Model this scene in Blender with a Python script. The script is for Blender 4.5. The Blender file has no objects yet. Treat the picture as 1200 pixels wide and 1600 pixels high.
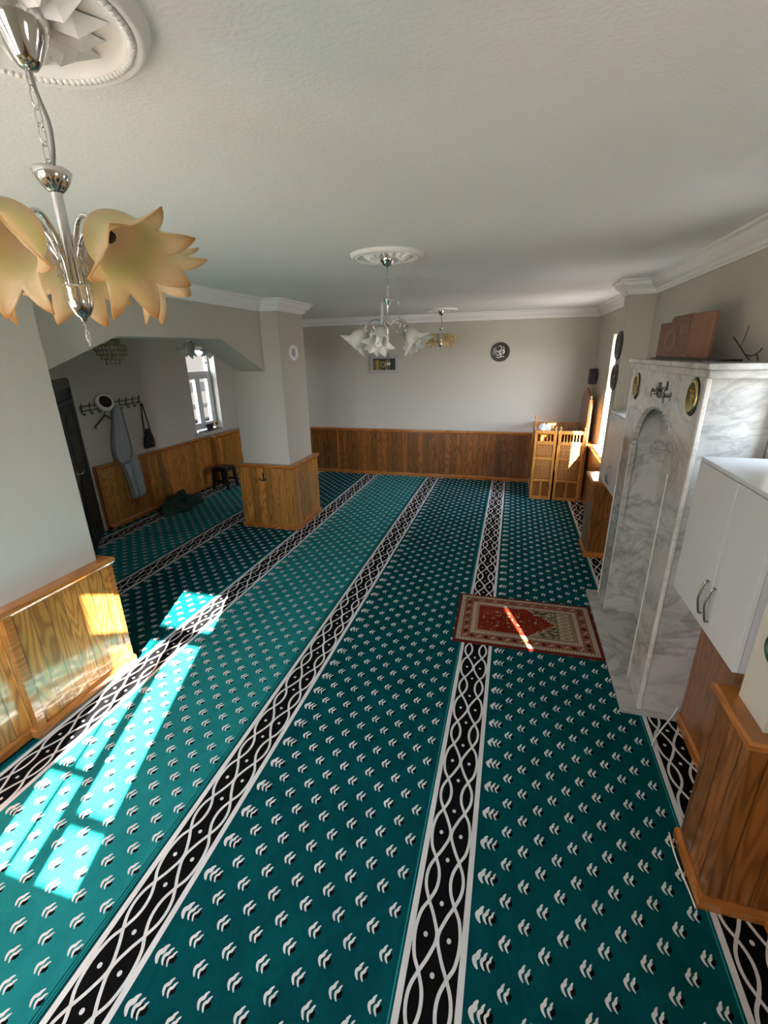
import bpy, bmesh, math, random
from mathutils import Vector, Matrix
random.seed(7)
S = bpy.context.scene
COL = S.collection

# ------------------------------------------------------------------ camera
cam = bpy.data.cameras.new('camera'); cam_o = bpy.data.objects.new('camera', cam); COL.objects.link(cam_o)
cam.sensor_fit = 'AUTO'; cam.sensor_width = 36.0; cam.lens = 701.48 / 1600 * 36.0; cam.clip_start = 0.02
cR = Vector((0.96368444, 0.26649819, -0.01705899)); cU = Vector((-0.07310413, 0.32471382, 0.94298289)); cB = Vector((0.25684252, -0.90749085, 0.33240377))
cam_o.matrix_world = Matrix(((cR.x, cU.x, cB.x, 0), (cR.y, cU.y, cB.y, 0), (cR.z, cU.z, cB.z, 2.05), (0, 0, 0, 1)))
S.camera = cam_o
# ------------------------------------------------------------------ light and exposure
SKY, SUN, EXPO = 26.0, 165.0, 0.05
S.view_settings.view_transform = 'Standard'; S.view_settings.look = 'None'
S.view_settings.exposure = EXPO; S.view_settings.gamma = 1.0; S.view_settings.use_curve_mapping = False
S.cycles.use_denoising = True; S.cycles.max_bounces = 9; S.cycles.diffuse_bounces = 6; S.cycles.sample_clamp_indirect = 12.0
S.cycles.caustics_reflective = False; S.cycles.caustics_refractive = False
wd = bpy.data.worlds.new('daylight'); S.world = wd; wd.use_nodes = True
wn = wd.node_tree; wn.nodes.clear()
wo = wn.nodes.new('ShaderNodeOutputWorld'); wb = wn.nodes.new('ShaderNodeBackground'); wb.inputs[1].default_value = SKY
wt = wn.nodes.new('ShaderNodeTexCoord'); wsx = wn.nodes.new('ShaderNodeSeparateXYZ'); wr = wn.nodes.new('ShaderNodeValToRGB')
wn.links.new(wt.outputs['Generated'], wsx.inputs[0]); wn.links.new(wsx.outputs['Z'], wr.inputs[0]); wd_ = wn.nodes.new('ShaderNodeVectorMath'); wd_.operation = 'DOT_PRODUCT'; wd_.inputs[1].default_value = (0.34, -0.94, 0.0)      # brighter sky on the sun's side
wm = wn.nodes.new('ShaderNodeMapRange'); wm.inputs['From Min'].default_value = -0.05; wm.inputs['From Max'].default_value = 0.95; wm.inputs['To Min'].default_value = 0.08; wm.inputs['To Max'].default_value = 1.5
wmx = wn.nodes.new('ShaderNodeVectorMath'); wmx.operation = 'SCALE'
wn.links.new(wt.outputs['Generated'], wd_.inputs[0]); wn.links.new(wd_.outputs['Value'], wm.inputs['Value']); wn.links.new(wr.outputs[0], wmx.inputs[0]); wn.links.new(wm.outputs[0], wmx.inputs['Scale']); wn.links.new(wmx.outputs[0], wb.inputs[0]); wn.links.new(wb.outputs[0], wo.inputs[0])
wr.color_ramp.elements[0].position = 0.0; wr.color_ramp.elements[0].color = (0.36, 0.34, 0.31, 1)
wr.color_ramp.elements[1].position = 0.6; wr.color_ramp.elements[1].color = (0.62, 0.78, 1.0, 1)
e = wr.color_ramp.elements.new(0.03); e.color = (0.95, 0.96, 1.0, 1)
SUND = Vector((-0.34, 0.94, -0.54)).normalized()
sl = bpy.data.lights.new('sun', 'SUN'); sl.energy = SUN; sl.color = (1.0, 0.95, 0.86); sl.angle = math.radians(0.53)
so = bpy.data.objects.new('sun', sl); COL.objects.link(so); so.rotation_euler = SUND.to_track_quat('-Z', 'Y').to_euler(); so.location = (3, -8, 6)

def portal(loc, nrm, w, h):            # guides the sky light through a window opening
    l = bpy.data.lights.new('window_portal', 'AREA'); l.shape = 'RECTANGLE'; l.size = w; l.size_y = h; l.cycles.is_portal = True
    o = bpy.data.objects.new('window_portal', l); COL.objects.link(o); o.location = loc
    o.rotation_euler = Vector(nrm).to_track_quat('-Z', 'Z').to_euler(); return o
portal((-1.14, -1.09, 1.69), (0, 1, 0), 0.66, 1.42)
portal((-2.07, -1.09, 1.7), (0, 1, 0), 0.6, 1.4)  # portal for the added fill window
portal((1.302, 0.265, 1.70), (-1, 0, 0), 0.45, 0.6)
portal((1.302, 2.185, 1.9), (-1, 0, 0), 0.37, 0.7)
portal((1.302, 3.91, 1.88), (-1, 0, 0), 0.42, 0.76)
portal((1.302, 5.86, 1.52), (-1, 0, 0), 1.2, 1.42)
portal((-5.0, 6.52, 1.54), (1, 0, 0), 0.66, 1.3)

# ------------------------------------------------------------------ material helpers
class NT:
    def __init__(s, name):
        s.m = bpy.data.materials.new(name); s.m.use_nodes = True; s.t = s.m.node_tree; s.t.nodes.clear()
        s.out = s.n('ShaderNodeOutputMaterial'); s.p = s.n('ShaderNodeBsdfPrincipled'); s.l(s.p.outputs[0], s.out.inputs[0])
    def n(s, k): return s.t.nodes.new(k)
    def l(s, a, b): s.t.links.new(a, b)
    def setv(s, inp, v):
        if isinstance(v, (int, float)): inp.default_value = v
        elif isinstance(v, tuple): inp.default_value = v if len(v) == len(inp.default_value) else v + (1,)
        else: s.l(v, inp)
    def math(s, op, a, b=0.0, c=0.0, clamp=False):
        q = s.n('ShaderNodeMath'); q.operation = op; q.use_clamp = clamp
        s.setv(q.inputs[0], a); s.setv(q.inputs[1], b)
        if op in ('MULTIPLY_ADD', 'SMOOTH_MIN', 'WRAP'): s.setv(q.inputs[2], c)
        return q.outputs[0]
    def coord(s, k='Object'): return s.n('ShaderNodeTexCoord').outputs[k]
    def sep(s, v):
        q = s.n('ShaderNodeSeparateXYZ'); s.l(v, q.inputs[0]); return q.outputs
    def comb(s, x, y, z):
        q = s.n('ShaderNodeCombineXYZ')
        for i, v in enumerate((x, y, z)): s.setv(q.inputs[i], v)
        return q.outputs[0]
    def noise(s, v, scale, detail=3.0, rough=0.5, dist=0.0):
        q = s.n('ShaderNodeTexNoise')
        if v is not None: s.l(v, q.inputs['Vector'])
        q.inputs['Scale'].default_value = scale; q.inputs['Detail'].default_value = detail; q.inputs['Roughness'].default_value = rough; q.inputs['Distortion'].default_value = dist
        return q.outputs['Fac']
    def white(s, v):
        q = s.n('ShaderNodeTexWhiteNoise'); q.noise_dimensions = '1D'; s.setv(q.inputs['W'], v); return q.outputs['Value']
    def ramp(s, f, stops):
        q = s.n('ShaderNodeValToRGB'); s.l(f, q.inputs[0]); el = q.color_ramp.elements
        el[0].position, el[0].color = stops[0][0], stops[0][1] + (1,); el[1].position, el[1].color = stops[-1][0], stops[-1][1] + (1,)
        for p, c in stops[1:-1]:
            x = el.new(p); x.color = c + (1,)
        return q.outputs[0]
    def mix(s, f, a, b, mode='MIX'):
        q = s.n('ShaderNodeMix'); q.data_type = 'RGBA'; q.blend_type = mode; q.clamp_factor = True
        s.setv(q.inputs[0], f); s.setv(q.inputs[6], a); s.setv(q.inputs[7], b); return q.outputs[2]
    def bump(s, h, strength=0.2, dist=0.01):
        q = s.n('ShaderNodeBump'); q.inputs['Strength'].default_value = strength; q.inputs['Distance'].default_value = dist
        s.l(h, q.inputs['Height']); s.l(q.outputs[0], s.p.inputs['Normal'])
    def set(s, **k):
        for a, v in k.items(): s.setv(s.p.inputs[a.replace('_', ' ')], v)
        return s

def plain(name, col, rough=0.5, metal=0.0, var=0.06, scale=8.0, bump=0.0, bscale=60.0, **k):
    t = NT(name); v = t.coord(); f = t.noise(v, scale, 3)
    a = tuple(min(1, c * (1 - var)) for c in col); b = tuple(min(1, c * (1 + var)) for c in col)
    t.set(Base_Color=t.mix(f, a, b), Roughness=rough, Metallic=metal, **k)
    if bump: t.bump(t.noise(v, bscale, 4), bump, 0.004)
    return t.m

def wood(name, light, dark, plank=0.0, rough=0.28, vertical=True, groove=0.0055):
    t = NT(name); v = t.coord(); x, y, z = t.sep(v)
    u = t.math('ADD', x, y); w = z
    if not vertical: u, w = z, u
    if plank:
        q = t.math('DIVIDE', u, plank); idx = t.math('FLOOR', q); fr = t.math('FRACT', q); rnd = t.white(idx)
    else:
        q = t.math('DIVIDE', u, 0.11); idx = 0.0; fr = q; rnd = 0.37
    off = t.math('MULTIPLY', rnd, 37.0)
    gv = t.comb(t.math('MULTIPLY', u, 6.5), t.math('MULTIPLY', w, 0.75), off)
    n1 = t.noise(gv, 1.0, 2, 0.45, 0.25)
    rings = t.math('SINE', t.math('MULTIPLY', n1, 105.0)); rings = t.math('MULTIPLY_ADD', rings, 0.5, 0.5)
    rings = t.math('POWER', rings, 1.7)
    fib = t.noise(t.comb(t.math('MULTIPLY', u, 160.0), t.math('MULTIPLY', w, 4.0), off), 1.0, 3, 0.6)
    f = t.math('MULTIPLY_ADD', rings, 0.75, t.math('MULTIPLY', fib, 0.25))
    c = t.mix(f, light, dark)
    if plank:
        br = t.math('MULTIPLY_ADD', rnd, 0.6, 0.66)
        c = t.mix(1.0, c, t.comb(br, t.math('MULTIPLY_ADD', rnd, 0.46, 0.74), t.math('MULTIPLY_ADD', rnd, 0.4, 0.78)), 'MULTIPLY')
        ed = t.math('MULTIPLY', t.math('MINIMUM', fr, t.math('SUBTRACT', 1.0, fr)), plank)
        g = t.math('SUBTRACT', 1.0, t.math('DIVIDE', ed, groove), clamp=True)
        c = t.mix(t.math('MULTIPLY', g, 0.85), c, (dark[0] * 0.35, dark[1] * 0.35, dark[2] * 0.35))
        t.bump(t.math('MULTIPLY_ADD', g, -1.0, t.math('MULTIPLY', f, 0.05)), 0.5, 0.003)
    else:
        t.bump(f, 0.08, 0.002)
    t.set(Base_Color=c, Roughness=rough, Coat_Weight=0.7, Coat_Roughness=0.06)
    return t.m

def marble(name, base, vein, scale=1.0, rough=0.16, amount=1.0):
    t = NT(name); v = t.coord()
    mp = t.n('ShaderNodeMapping'); mp.inputs['Rotation'].default_value = (0.7, 0.2, 0.4); mp.inputs['Scale'].default_value = (1.0, 1.0, 1.7); t.l(v, mp.inputs[0]); v2 = mp.outputs[0]
    n = t.noise(v2, 1.7 * scale, 7, 0.62, 0.9); ridge = t.math('ABSOLUTE', t.math('SUBTRACT', n, 0.5))
    ve = t.math('SUBTRACT', 1.0, t.math('DIVIDE', ridge, 0.035), clamp=True)
    cl = t.noise(v2, 3.5 * scale, 6, 0.68, 0.5); cl = t.math('MULTIPLY', t.math('SUBTRACT', cl, 0.45, clamp=True), 2.4)
    f = t.math('MULTIPLY', t.math('ADD', t.math('MULTIPLY', ve, 0.45), cl, clamp=True), amount)
    t.set(Base_Color=t.mix(f, base, vein), Roughness=rough, Coat_Weight=0.2)
    return t.m

def glass_pane(name, tint=(1, 1, 1)):
    t = NT(name); t.t.nodes.remove(t.p)
    tr = t.n('ShaderNodeBsdfTransparent'); tr.inputs[0].default_value = tint + (1,); gl = t.n('ShaderNodeBsdfGlossy'); gl.inputs['Roughness'].default_value = 0.02
    mx = t.n('ShaderNodeMixShader'); mx.inputs[0].default_value = 0.05
    t.l(tr.outputs[0], mx.inputs[1]); t.l(gl.outputs[0], mx.inputs[2]); t.l(mx.outputs[0], t.out.inputs[0])
    return t.m

def shade_glass(name, stops, trans=0.45):      # frosted glass; colour runs along the shade's own axis
    t = NT(name); v = t.coord(); z = t.sep(v)[2]
    nz = t.noise(v, 25.0, 3)
    c = t.ramp(t.math('MULTIPLY_ADD', t.math('SUBTRACT', nz, 0.5), 0.12, t.math('DIVIDE', z, 0.16)), stops)
    t.set(Base_Color=c, Roughness=0.35)
    tl = t.n('ShaderNodeBsdfTranslucent'); t.l(c, tl.inputs[0]); mx = t.n('ShaderNodeMixShader'); mx.inputs[0].default_value = trans
    t.l(t.p.outputs[0], mx.inputs[1]); t.l(tl.outputs[0], mx.inputs[2]); t.l(mx.outputs[0], t.out.inputs[0])
    return t.m

def paint(name, col, bump=0.12):
    t = NT(name); v = t.coord(); f = t.noise(v, 1.2, 4); g = t.noise(v, 90.0, 3)
    t.set(Base_Color=t.mix(f, tuple(c * 0.97 for c in col), tuple(min(1, c * 1.03) for c in col)), Roughness=0.75)
    t.bump(g, bump, 0.004); return t.m

def pile(name, c1, c2):                         # carpet pile with brushed tone patches
    t = NT(name); v = t.coord(); x, y, z = t.sep(v)
    f = t.noise(t.comb(t.math('MULTIPLY', x, 1.0), t.math('MULTIPLY', y, 0.6), 0.0), 6.5, 5, 0.65, 0.6)
    f = t.math('MULTIPLY', t.math('SUBTRACT', f, 0.28, clamp=True), 2.2, clamp=True)
    fz = t.noise(v, 420.0, 2)
    t.set(Base_Color=t.mix(t.math('MULTIPLY_ADD', fz, 0.3, t.math('MULTIPLY', f, 0.7)), c1, c2), Roughness=0.95)
    t.p.inputs['Specular IOR Level'].default_value = 0.03
    t.bump(fz, 0.35, 0.004); return t.m

M = {}
M['wall'] = paint('wall_paint', (0.475, 0.452, 0.392))
M['ceiling'] = paint('ceiling_paint', (0.80, 0.815, 0.82), 0.3)
M['plaster'] = paint('crown_plaster', (0.83, 0.83, 0.82), 0.03)
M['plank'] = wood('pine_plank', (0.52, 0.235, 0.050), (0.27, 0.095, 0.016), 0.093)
M['plank_shaded'] = wood('shaded_pine_plank', (0.29, 0.105, 0.022), (0.13, 0.040, 0.007), 0.093)  # same pine, with the shade of the right and far sides in its colour
M['rail'] = wood('orange_pine_rail', (0.44, 0.165, 0.034), (0.27, 0.085, 0.016), 0, 0.25, False)
M['minbar'] = wood('amber_wood', (0.55, 0.24, 0.05), (0.36, 0.13, 0.022), 0)
M['minbar_panel'] = wood('carved_panel_wood', (0.25, 0.085, 0.016), (0.14, 0.042, 0.008), 0)
M['minbar_trace'] = plain('carved_tracery', (0.50, 0.22, 0.055), 0.4)
M['marble'] = marble('grey_veined_marble', (0.45, 0.45, 0.425), (0.19, 0.195, 0.195))
M['marble_edge'] = marble('pale_marble_edge', (0.62, 0.60, 0.555), (0.42, 0.41, 0.38), 1.6)
M['marble_line'] = plain('marble_joint', (0.33, 0.33, 0.32), 0.5)
M['cabinet'] = plain('white_laminate', (0.51, 0.53, 0.54), 0.3, 0, 0.01)
M['cabinet_side'] = plain('grey_laminate', (0.42, 0.42, 0.44), 0.4, 0, 0.02)
M['chrome'] = plain('chrome', (0.72, 0.71, 0.70), 0.09, 1.0, 0.02)
M['steel'] = plain('brushed_steel', (0.30, 0.31, 0.32), 0.25, 1.0, 0.04)
M['gold'] = plain('polished_gold', (0.62, 0.50, 0.22), 0.22, 1.0, 0.12, 40, 0.35, 90)
M['brass'] = plain('brass', (0.50, 0.32, 0.10), 0.25, 1.0, 0.1)
M['black'] = plain('black_plastic', (0.012, 0.012, 0.013), 0.38)
M['ink'] = plain('black_ink', (0.01, 0.01, 0.012), 0.6)
M['black_metal'] = plain('black_painted_iron', (0.014, 0.012, 0.012), 0.35, 0.2)
M['door'] = plain('black_steel_door', (0.009, 0.0095, 0.010), 0.45, 0.0, 0.15, 5, 0.1, 30)
M['door_frame'] = plain('dark_door_frame', (0.013, 0.013, 0.013), 0.4)
M['pvc'] = plain('white_pvc', (0.72, 0.73, 0.74), 0.35, 0, 0.01)
M['glass'] = glass_pane('window_glass')
M['frosted'] = shade_glass('white_frosted_glass', [(0.0, (0.74, 0.72, 0.66)), (0.4, (0.88, 0.88, 0.86)), (1.0, (0.93, 0.93, 0.92))], 0.55)
M['amber'] = shade_glass('amber_frosted_glass', [(0.0, (0.80, 0.64, 0.46)), (0.20, (0.82, 0.68, 0.49)), (0.38, (0.76, 0.72, 0.44)), (0.62, (0.86, 0.74, 0.52)), (0.76, (0.84, 0.68, 0.44)), (0.89, (0.70, 0.38, 0.12))], 0.58)
M['cfl'] = plain('white_lamp_tube', (0.88, 0.88, 0.86), 0.3, 0, 0.01)
t_ = NT('clear_crystal'); t_.set(Base_Color=(0.97, 0.97, 0.96), Roughness=0.03, Transmission_Weight=0.8, IOR=1.5); M['crystal'] = t_.m
t_ = NT('smoky_crystal'); t_.set(Base_Color=(0.42, 0.35, 0.23), Roughness=0.05, Transmission_Weight=0.45, IOR=1.5); M['smoky'] = t_.m
M['teal_dark'] = pile('teal_pile', (0.0010, 0.034, 0.040), (0.0022, 0.082, 0.092))
M['teal_light'] = pile('light_teal_pile', (0.008, 0.135, 0.140), (0.020, 0.23, 0.23))  # lighter strips: pile-direction sheen put into the base colour
M['teal_line'] = pile('teal_seam_line', (0.015, 0.19, 0.20), (0.03, 0.28, 0.28))
M['seam'] = pile('dark_seam', (0.001, 0.02, 0.024), (0.002, 0.035, 0.04))
M['white_pile'] = pile('white_pile', (0.54, 0.53, 0.52), (0.72, 0.71, 0.70))
M['black_pile'] = pile('black_pile', (0.003, 0.003, 0.003), (0.007, 0.007, 0.008))
M['rug_red'] = pile('rug_red', (0.13, 0.012, 0.006), (0.22, 0.028, 0.012))
M['rug_edge'] = pile('rug_dark_red', (0.08, 0.010, 0.008), (0.14, 0.018, 0.012))
M['rug_cream'] = pile('rug_cream', (0.36, 0.28, 0.19), (0.50, 0.41, 0.29))
M['rug_brown'] = pile('rug_russet', (0.19, 0.065, 0.035), (0.28, 0.11, 0.06))
M['rug_olive'] = pile('rug_olive', (0.17, 0.13, 0.065), (0.27, 0.21, 0.12))
M['rug_dark'] = pile('rug_dark', (0.03, 0.018, 0.012), (0.06, 0.04, 0.03))
M['robe'] = plain('grey_cloth', (0.36, 0.385, 0.40), 0.85, 0, 0.12, 6, 0.2, 120)
M['robe_dark'] = plain('grey_cloth_facing', (0.16, 0.19, 0.21), 0.85, 0, 0.12)
M['white_cloth'] = plain('white_cloth', (0.78, 0.77, 0.74), 0.85, 0, 0.03, 20, 0.2, 100)
M['fez'] = plain('dark_red_felt', (0.030, 0.012, 0.010), 0.9)
M['bag'] = plain('black_canvas', (0.010, 0.010, 0.012), 0.7, 0, 0.2, 30, 0.2, 150)
M['book_wood'] = plain('carved_brown_wood', (0.17, 0.075, 0.042), 0.5, 0, 0.3, 30, 0.6, 55)
M['book_wood2'] = plain('brown_wood_board', (0.24, 0.115, 0.066), 0.5, 0, 0.25, 40, 0.5, 70)
M['book_trace'] = plain('worn_carving', (0.30, 0.19, 0.13), 0.55)
M['twig'] = plain('dry_twig', (0.07, 0.035, 0.022), 0.8)
M['cable'] = plain('white_cable', (0.70, 0.68, 0.64), 0.5)
M['plaque'] = plain('grey_plaque', (0.045, 0.043, 0.042), 0.35)
M['plaque_rim'] = plain('plaque_rim', (0.12, 0.115, 0.11), 0.4)
M['silver'] = plain('silver_frame', (0.40, 0.40, 0.39), 0.4, 0.3, 0.1)
M['pic_dark'] = plain('picture_dark', (0.022, 0.017, 0.007), 0.4, 0, 0.5, 20)
M['pic_gold'] = plain('picture_gold', (0.30, 0.22, 0.05), 0.4, 0, 0.5, 22)
M['green'] = plain('dark_green_enamel', (0.006, 0.05, 0.03), 0.35)
M['outside'] = plain('outside_plaster', (0.62, 0.58, 0.55), 0.9)
M['outdark'] = plain('outside_shelf', (0.016, 0.016, 0.017), 0.8)
M['outdark'].node_tree.nodes['Principled BSDF'].inputs['Specular IOR Level'].default_value = 0.0
def zigzag(name):
    t = NT(name); v = t.coord(); x, y, z = t.sep(v)
    zz = t.math('ABSOLUTE', t.math('SUBTRACT', t.math('FRACT', t.math('MULTIPLY', y, 11.0)), 0.5))
    s = t.math('SINE', t.math('MULTIPLY', t.math('ADD', t.math('ADD', x, z), t.math('MULTIPLY', zz, 0.08)), 130.0))
    t.set(Base_Color=t.mix(t.math('GREATER_THAN', s, 0.1), (0.010, 0.032, 0.024), (0.022, 0.058, 0.042)), Roughness=0.9); t.bump(t.noise(v, 90.0, 3), 0.3, 0.004); return t.m
M['blanket'] = zigzag('dark_green_woven')
def scripty(name):
    t = NT(name); v = t.coord(); w = t.noise(v, 30.0, 4, 0.6, 2.0)
    t.set(Base_Color=t.mix(t.math('GREATER_THAN', w, 0.55), (0.75, 0.75, 0.76), (0.16, 0.19, 0.26)), Roughness=0.85); return t.m
M['print_cloth'] = scripty('printed_white_cloth')

# ------------------------------------------------------------------ mesh helpers
def wloc(o):
    v = Vector((0, 0, 0))
    while o is not None: v += Vector(o.location); o = o.parent
    return v

class MB:
    def __init__(s): s.v = []; s.f = []; s.mi = []; s.cur = 0; s.sm = []
    def add(s, vs, fs, smooth=False):
        b = len(s.v); s.v += [tuple(p) for p in vs]
        for f in fs: s.f.append(tuple(b + i for i in f)); s.mi.append(s.cur); s.sm.append(smooth)
        return s
    def box(s, x0, x1, y0, y1, z0, z1, mtx=None):
        vs = [Vector((x, y, z)) for z in (z0, z1) for y in (y0, y1) for x in (x0, x1)]
        if mtx is not None: vs = [mtx @ p for p in vs]
        return s.add(vs, [(0, 2, 3, 1), (4, 5, 7, 6), (0, 1, 5, 4), (2, 6, 7, 3), (0, 4, 6, 2), (1, 3, 7, 5)])
    def prism(s, poly, axis, a, b):          # poly: 2-D outline; axis: the one it is extruded along
        def P(p, h): return {'x': (h, p[0], p[1]), 'y': (p[0], h, p[1]), 'z': (p[0], p[1], h)}[axis]
        n = len(poly); vs = [P(p, a) for p in poly] + [P(p, b) for p in poly]
        return s.add(vs, [tuple(range(n - 1, -1, -1)), tuple(range(n, 2 * n))] + [(i, (i + 1) % n, n + (i + 1) % n, n + i) for i in range(n)])
    def flat(s, poly, z): return s.add([(p[0], p[1], z) for p in poly], [tuple(range(len(poly)))])
    def lathe(s, prof, n=24, mtx=None, closed=False):
        vs = []; fs = []; k = len(prof)
        for i in range(n):
            a = 2 * math.pi * i / n
            for r, z in prof: vs.append(Vector((r * math.cos(a), r * math.sin(a), z)))
        for i in range(n):
            j = (i + 1) % n
            for q in range(k - 1): fs.append((i * k + q, j * k + q, j * k + q + 1, i * k + q + 1))
        if mtx is not None: vs = [mtx @ p for p in vs]
        return s.add(vs, fs, True)
    def tube(s, pts, r, n=8, cap=True, closed=False):
        pts = [Vector(p) for p in pts]; m = len(pts); R = r if isinstance(r, (list, tuple)) else [r] * m
        vs = []; up = None
        for i, p in enumerate(pts):
            if closed: d = pts[(i + 1) % m] - pts[i - 1]
            else: d = pts[min(i + 1, m - 1)] - pts[max(i - 1, 0)]
            d.normalize()
            if up is None: up = Vector((0, 0, 1)) if abs(d.z) < 0.9 else Vector((1, 0, 0))
            sd = d.cross(up)
            if sd.length < 1e-5: sd = d.orthogonal()
            sd.normalize(); up = sd.cross(d).normalized()
            for q in range(n):
                a = 2 * math.pi * q / n; vs.append(p + (sd * math.cos(a) + up * math.sin(a)) * R[i])
        fs = [(i * n + q, i * n + (q + 1) % n, ((i + 1) % m) * n + (q + 1) % n, ((i + 1) % m) * n + q) for i in range(m if closed else m - 1) for q in range(n)]
        if cap and not closed: fs += [tuple(range(n - 1, -1, -1)), tuple((m - 1) * n + q for q in range(n))]
        return s.add(vs, fs, True)
    def grid(s, P, nu, nv, closed_u=False):
        vs = [P(i, j) for i in range(nu) for j in range(nv)]
        fs = [(i * nv + j, ((i + 1) % nu) * nv + j, ((i + 1) % nu) * nv + j + 1, i * nv + j + 1) for i in range(nu if closed_u else nu - 1) for j in range(nv - 1)]
        return s.add(vs, fs, True)
    def ball(s, c, r, n=12, sc=(1, 1, 1)):
        k = 7; prof = [(max(r * math.sin(math.pi * i / k), 1e-4), -r * math.cos(math.pi * i / k)) for i in range(k + 1)]
        return s.lathe(prof, n, Matrix.Translation(c) @ Matrix.Diagonal((sc[0], sc[1], sc[2], 1)))
    def sweep(s, path, prof, ends=True):     # closed profile (offset to the right of the path, z) swept with mitred corners
        n = len(path); k = len(prof); vs = []
        for i, p in enumerate(path):
            p = Vector(p); ds = []
            if i > 0: ds.append((p - Vector(path[i - 1])).normalized())
            if i < n - 1: ds.append((Vector(path[i + 1]) - p).normalized())
            nr = [Vector((d.y, -d.x)) for d in ds]
            m = nr[0] if len(nr) == 1 else (nr[0] + nr[1]) / max(1e-6, 1 + nr[0].dot(nr[1]))
            for d, z in prof: vs.append((p.x + m.x * d, p.y + m.y * d, z))
        fs = [(i * k + q, (i + 1) * k + q, (i + 1) * k + (q + 1) % k, i * k + (q + 1) % k) for i in range(n - 1) for q in range(k)]
        if ends: fs += [tuple(range(k)), tuple((n - 1) * k + q for q in range(k - 1, -1, -1))]
        return s.add(vs, fs)
    def build(s, name, mat, parent=None, origin=None, bevel=0.0, local=False, segs=2):
        base = Vector((0, 0, 0))
        if not local: base = Vector(origin) if origin is not None else (wloc(parent) if parent is not None else Vector((0, 0, 0)))
        me = bpy.data.meshes.new(name); me.from_pydata([tuple(Vector(p) - base) for p in s.v], [], s.f)
        mats = mat if isinstance(mat, (list, tuple)) else [mat]
        for m in mats: me.materials.append(M[m] if isinstance(m, str) else m)
        me.polygons.foreach_set('material_index', s.mi); me.polygons.foreach_set('use_smooth', s.sm)
        bm = bmesh.new(); bm.from_mesh(me)
        if len(bm.faces) < 30000: bmesh.ops.recalc_face_normals(bm, faces=bm.faces)
        bm.to_mesh(me); bm.free(); me.update()
        o = bpy.data.objects.new(name, me); COL.objects.link(o)
        if origin is not None: o.location = Vector(origin) - (wloc(parent) if parent is not None else Vector((0, 0, 0)))
        if parent is not None: o.parent = parent
        if bevel:
            b = o.modifiers.new('bevel', 'BEVEL'); b.width = bevel; b.segments = segs; b.limit_method = 'ANGLE'; b.angle_limit = math.radians(50)
        return o

def tag(o, label=None, cat=None, group=None, kind=None):
    if label: o['label'] = label
    if cat: o['category'] = cat
    if group: o['group'] = group
    if kind: o['kind'] = kind
    return o
def thing(name, label, cat, loc=(0, 0, 0), group=None):
    o = bpy.data.objects.new(name, None); COL.objects.link(o); o.location = loc; o.empty_display_size = 0.1
    return tag(o, label, cat, group)
def struct(o, label=None): return tag(o, label, kind='structure')
def copy_tree(o, parent=None):
    c = o.copy(); COL.objects.link(c)
    if parent is not None: c.parent = parent
    for ch in o.children: copy_tree(ch, c)
    return c
def solidify(o, t=0.002, off=0.0):
    m = o.modifiers.new('thick', 'SOLIDIFY'); m.thickness = t; m.offset = off; return o
def subsurf(o, n=1):
    m = o.modifiers.new('smooth', 'SUBSURF'); m.levels = n; m.render_levels = n; return o
def arc(c, r, a0, a1, n, sy=1.0): return [(c[0] + r * math.cos(a0 + (a1 - a0) * i / n), c[1] + sy * r * math.sin(a0 + (a1 - a0) * i / n)) for i in range(n + 1)]
def ribbon(pts, w):                       # flat 2-D ribbon outline along a polyline
    L, Rr = [], []; n = len(pts)
    for i in range(n):
        a = Vector(pts[max(i - 1, 0)]); b = Vector(pts[min(i + 1, n - 1)]); d = (b - a).normalized(); nn = Vector((-d.y, d.x)); ww = w[i] if isinstance(w, (list, tuple)) else w
        p = Vector(pts[i]); L.append(p + nn * ww / 2); Rr.append(p - nn * ww / 2)
    return L, Rr
def cr(pts, n=6):                         # Catmull-Rom
    P = [Vector(p) for p in pts]; P = [P[0] * 2 - P[1]] + P + [P[-1] * 2 - P[-2]]; out = []
    for i in range(1, len(P) - 2):
        for k in range(n):
            t = k / n; a, b, c, d = P[i - 1:i + 3]
            out.append(0.5 * ((2 * b) + (c - a) * t + (2 * a - 5 * b + 4 * c - d) * t * t + (3 * b - a - 3 * c + d) * t ** 3))
    out.append(P[-2]); return out

# ================================================================== SETTING
CZ = 2.62
PX0, PX1 = -6.2, 1.45
struct(MB().box(-5.06, 1.6, -1.3, 7.8, -0.12, -0.012).build('floor', 'seam'))
struct(MB().box(-5.06, 1.6, -1.3, 7.8, CZ, CZ + 0.1).build('ceiling', 'ceiling'))
struct(MB().box(-5.06, 1.4, 7.6, 7.8, -0.012, CZ).build('wall_far', 'wall'))
def wall_openings(name, axis, p0, p1, a0, a1, holes):   # wall slab p0..p1, running a0..a1, with rectangular openings
    mb = MB()
    def bx(u0, u1, z0, z1):
        if u1 - u0 < 1e-4 or z1 - z0 < 1e-4: return
        if axis == 'y': mb.box(p0, p1, u0, u1, z0, z1)
        else: mb.box(u0, u1, p0, p1, z0, z1)
    u = a0
    for h0, h1, z0, z1 in sorted(holes):
        bx(u, h0, -0.012, CZ); bx(h0, h1, -0.012, z0); bx(h0, h1, z1, CZ); u = h1
    bx(u, a1, -0.012, CZ)
    return struct(mb.build(name, 'wall'))
WIN = {'near': (-0.022, 0.49, 1.41, 2.0), 'kibla_near': (2.00, 2.37, 1.55, 2.25), 'kibla_far': (3.70, 4.12, 1.50, 2.26), 'corner': (5.26, 6.48, 0.82, 2.23)}
wall_openings('wall_right', 'y', 1.15, 1.31, -1.0, 7.6, list(WIN.values()))
wall_openings('wall_back', 'x', -1.10, -1.0, -2.9, 1.40, [(-2.40, -1.75, 0.98, 2.40), (-1.475, -0.81, 0.98, 2.40)])  # left opening is added to let in more light
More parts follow.
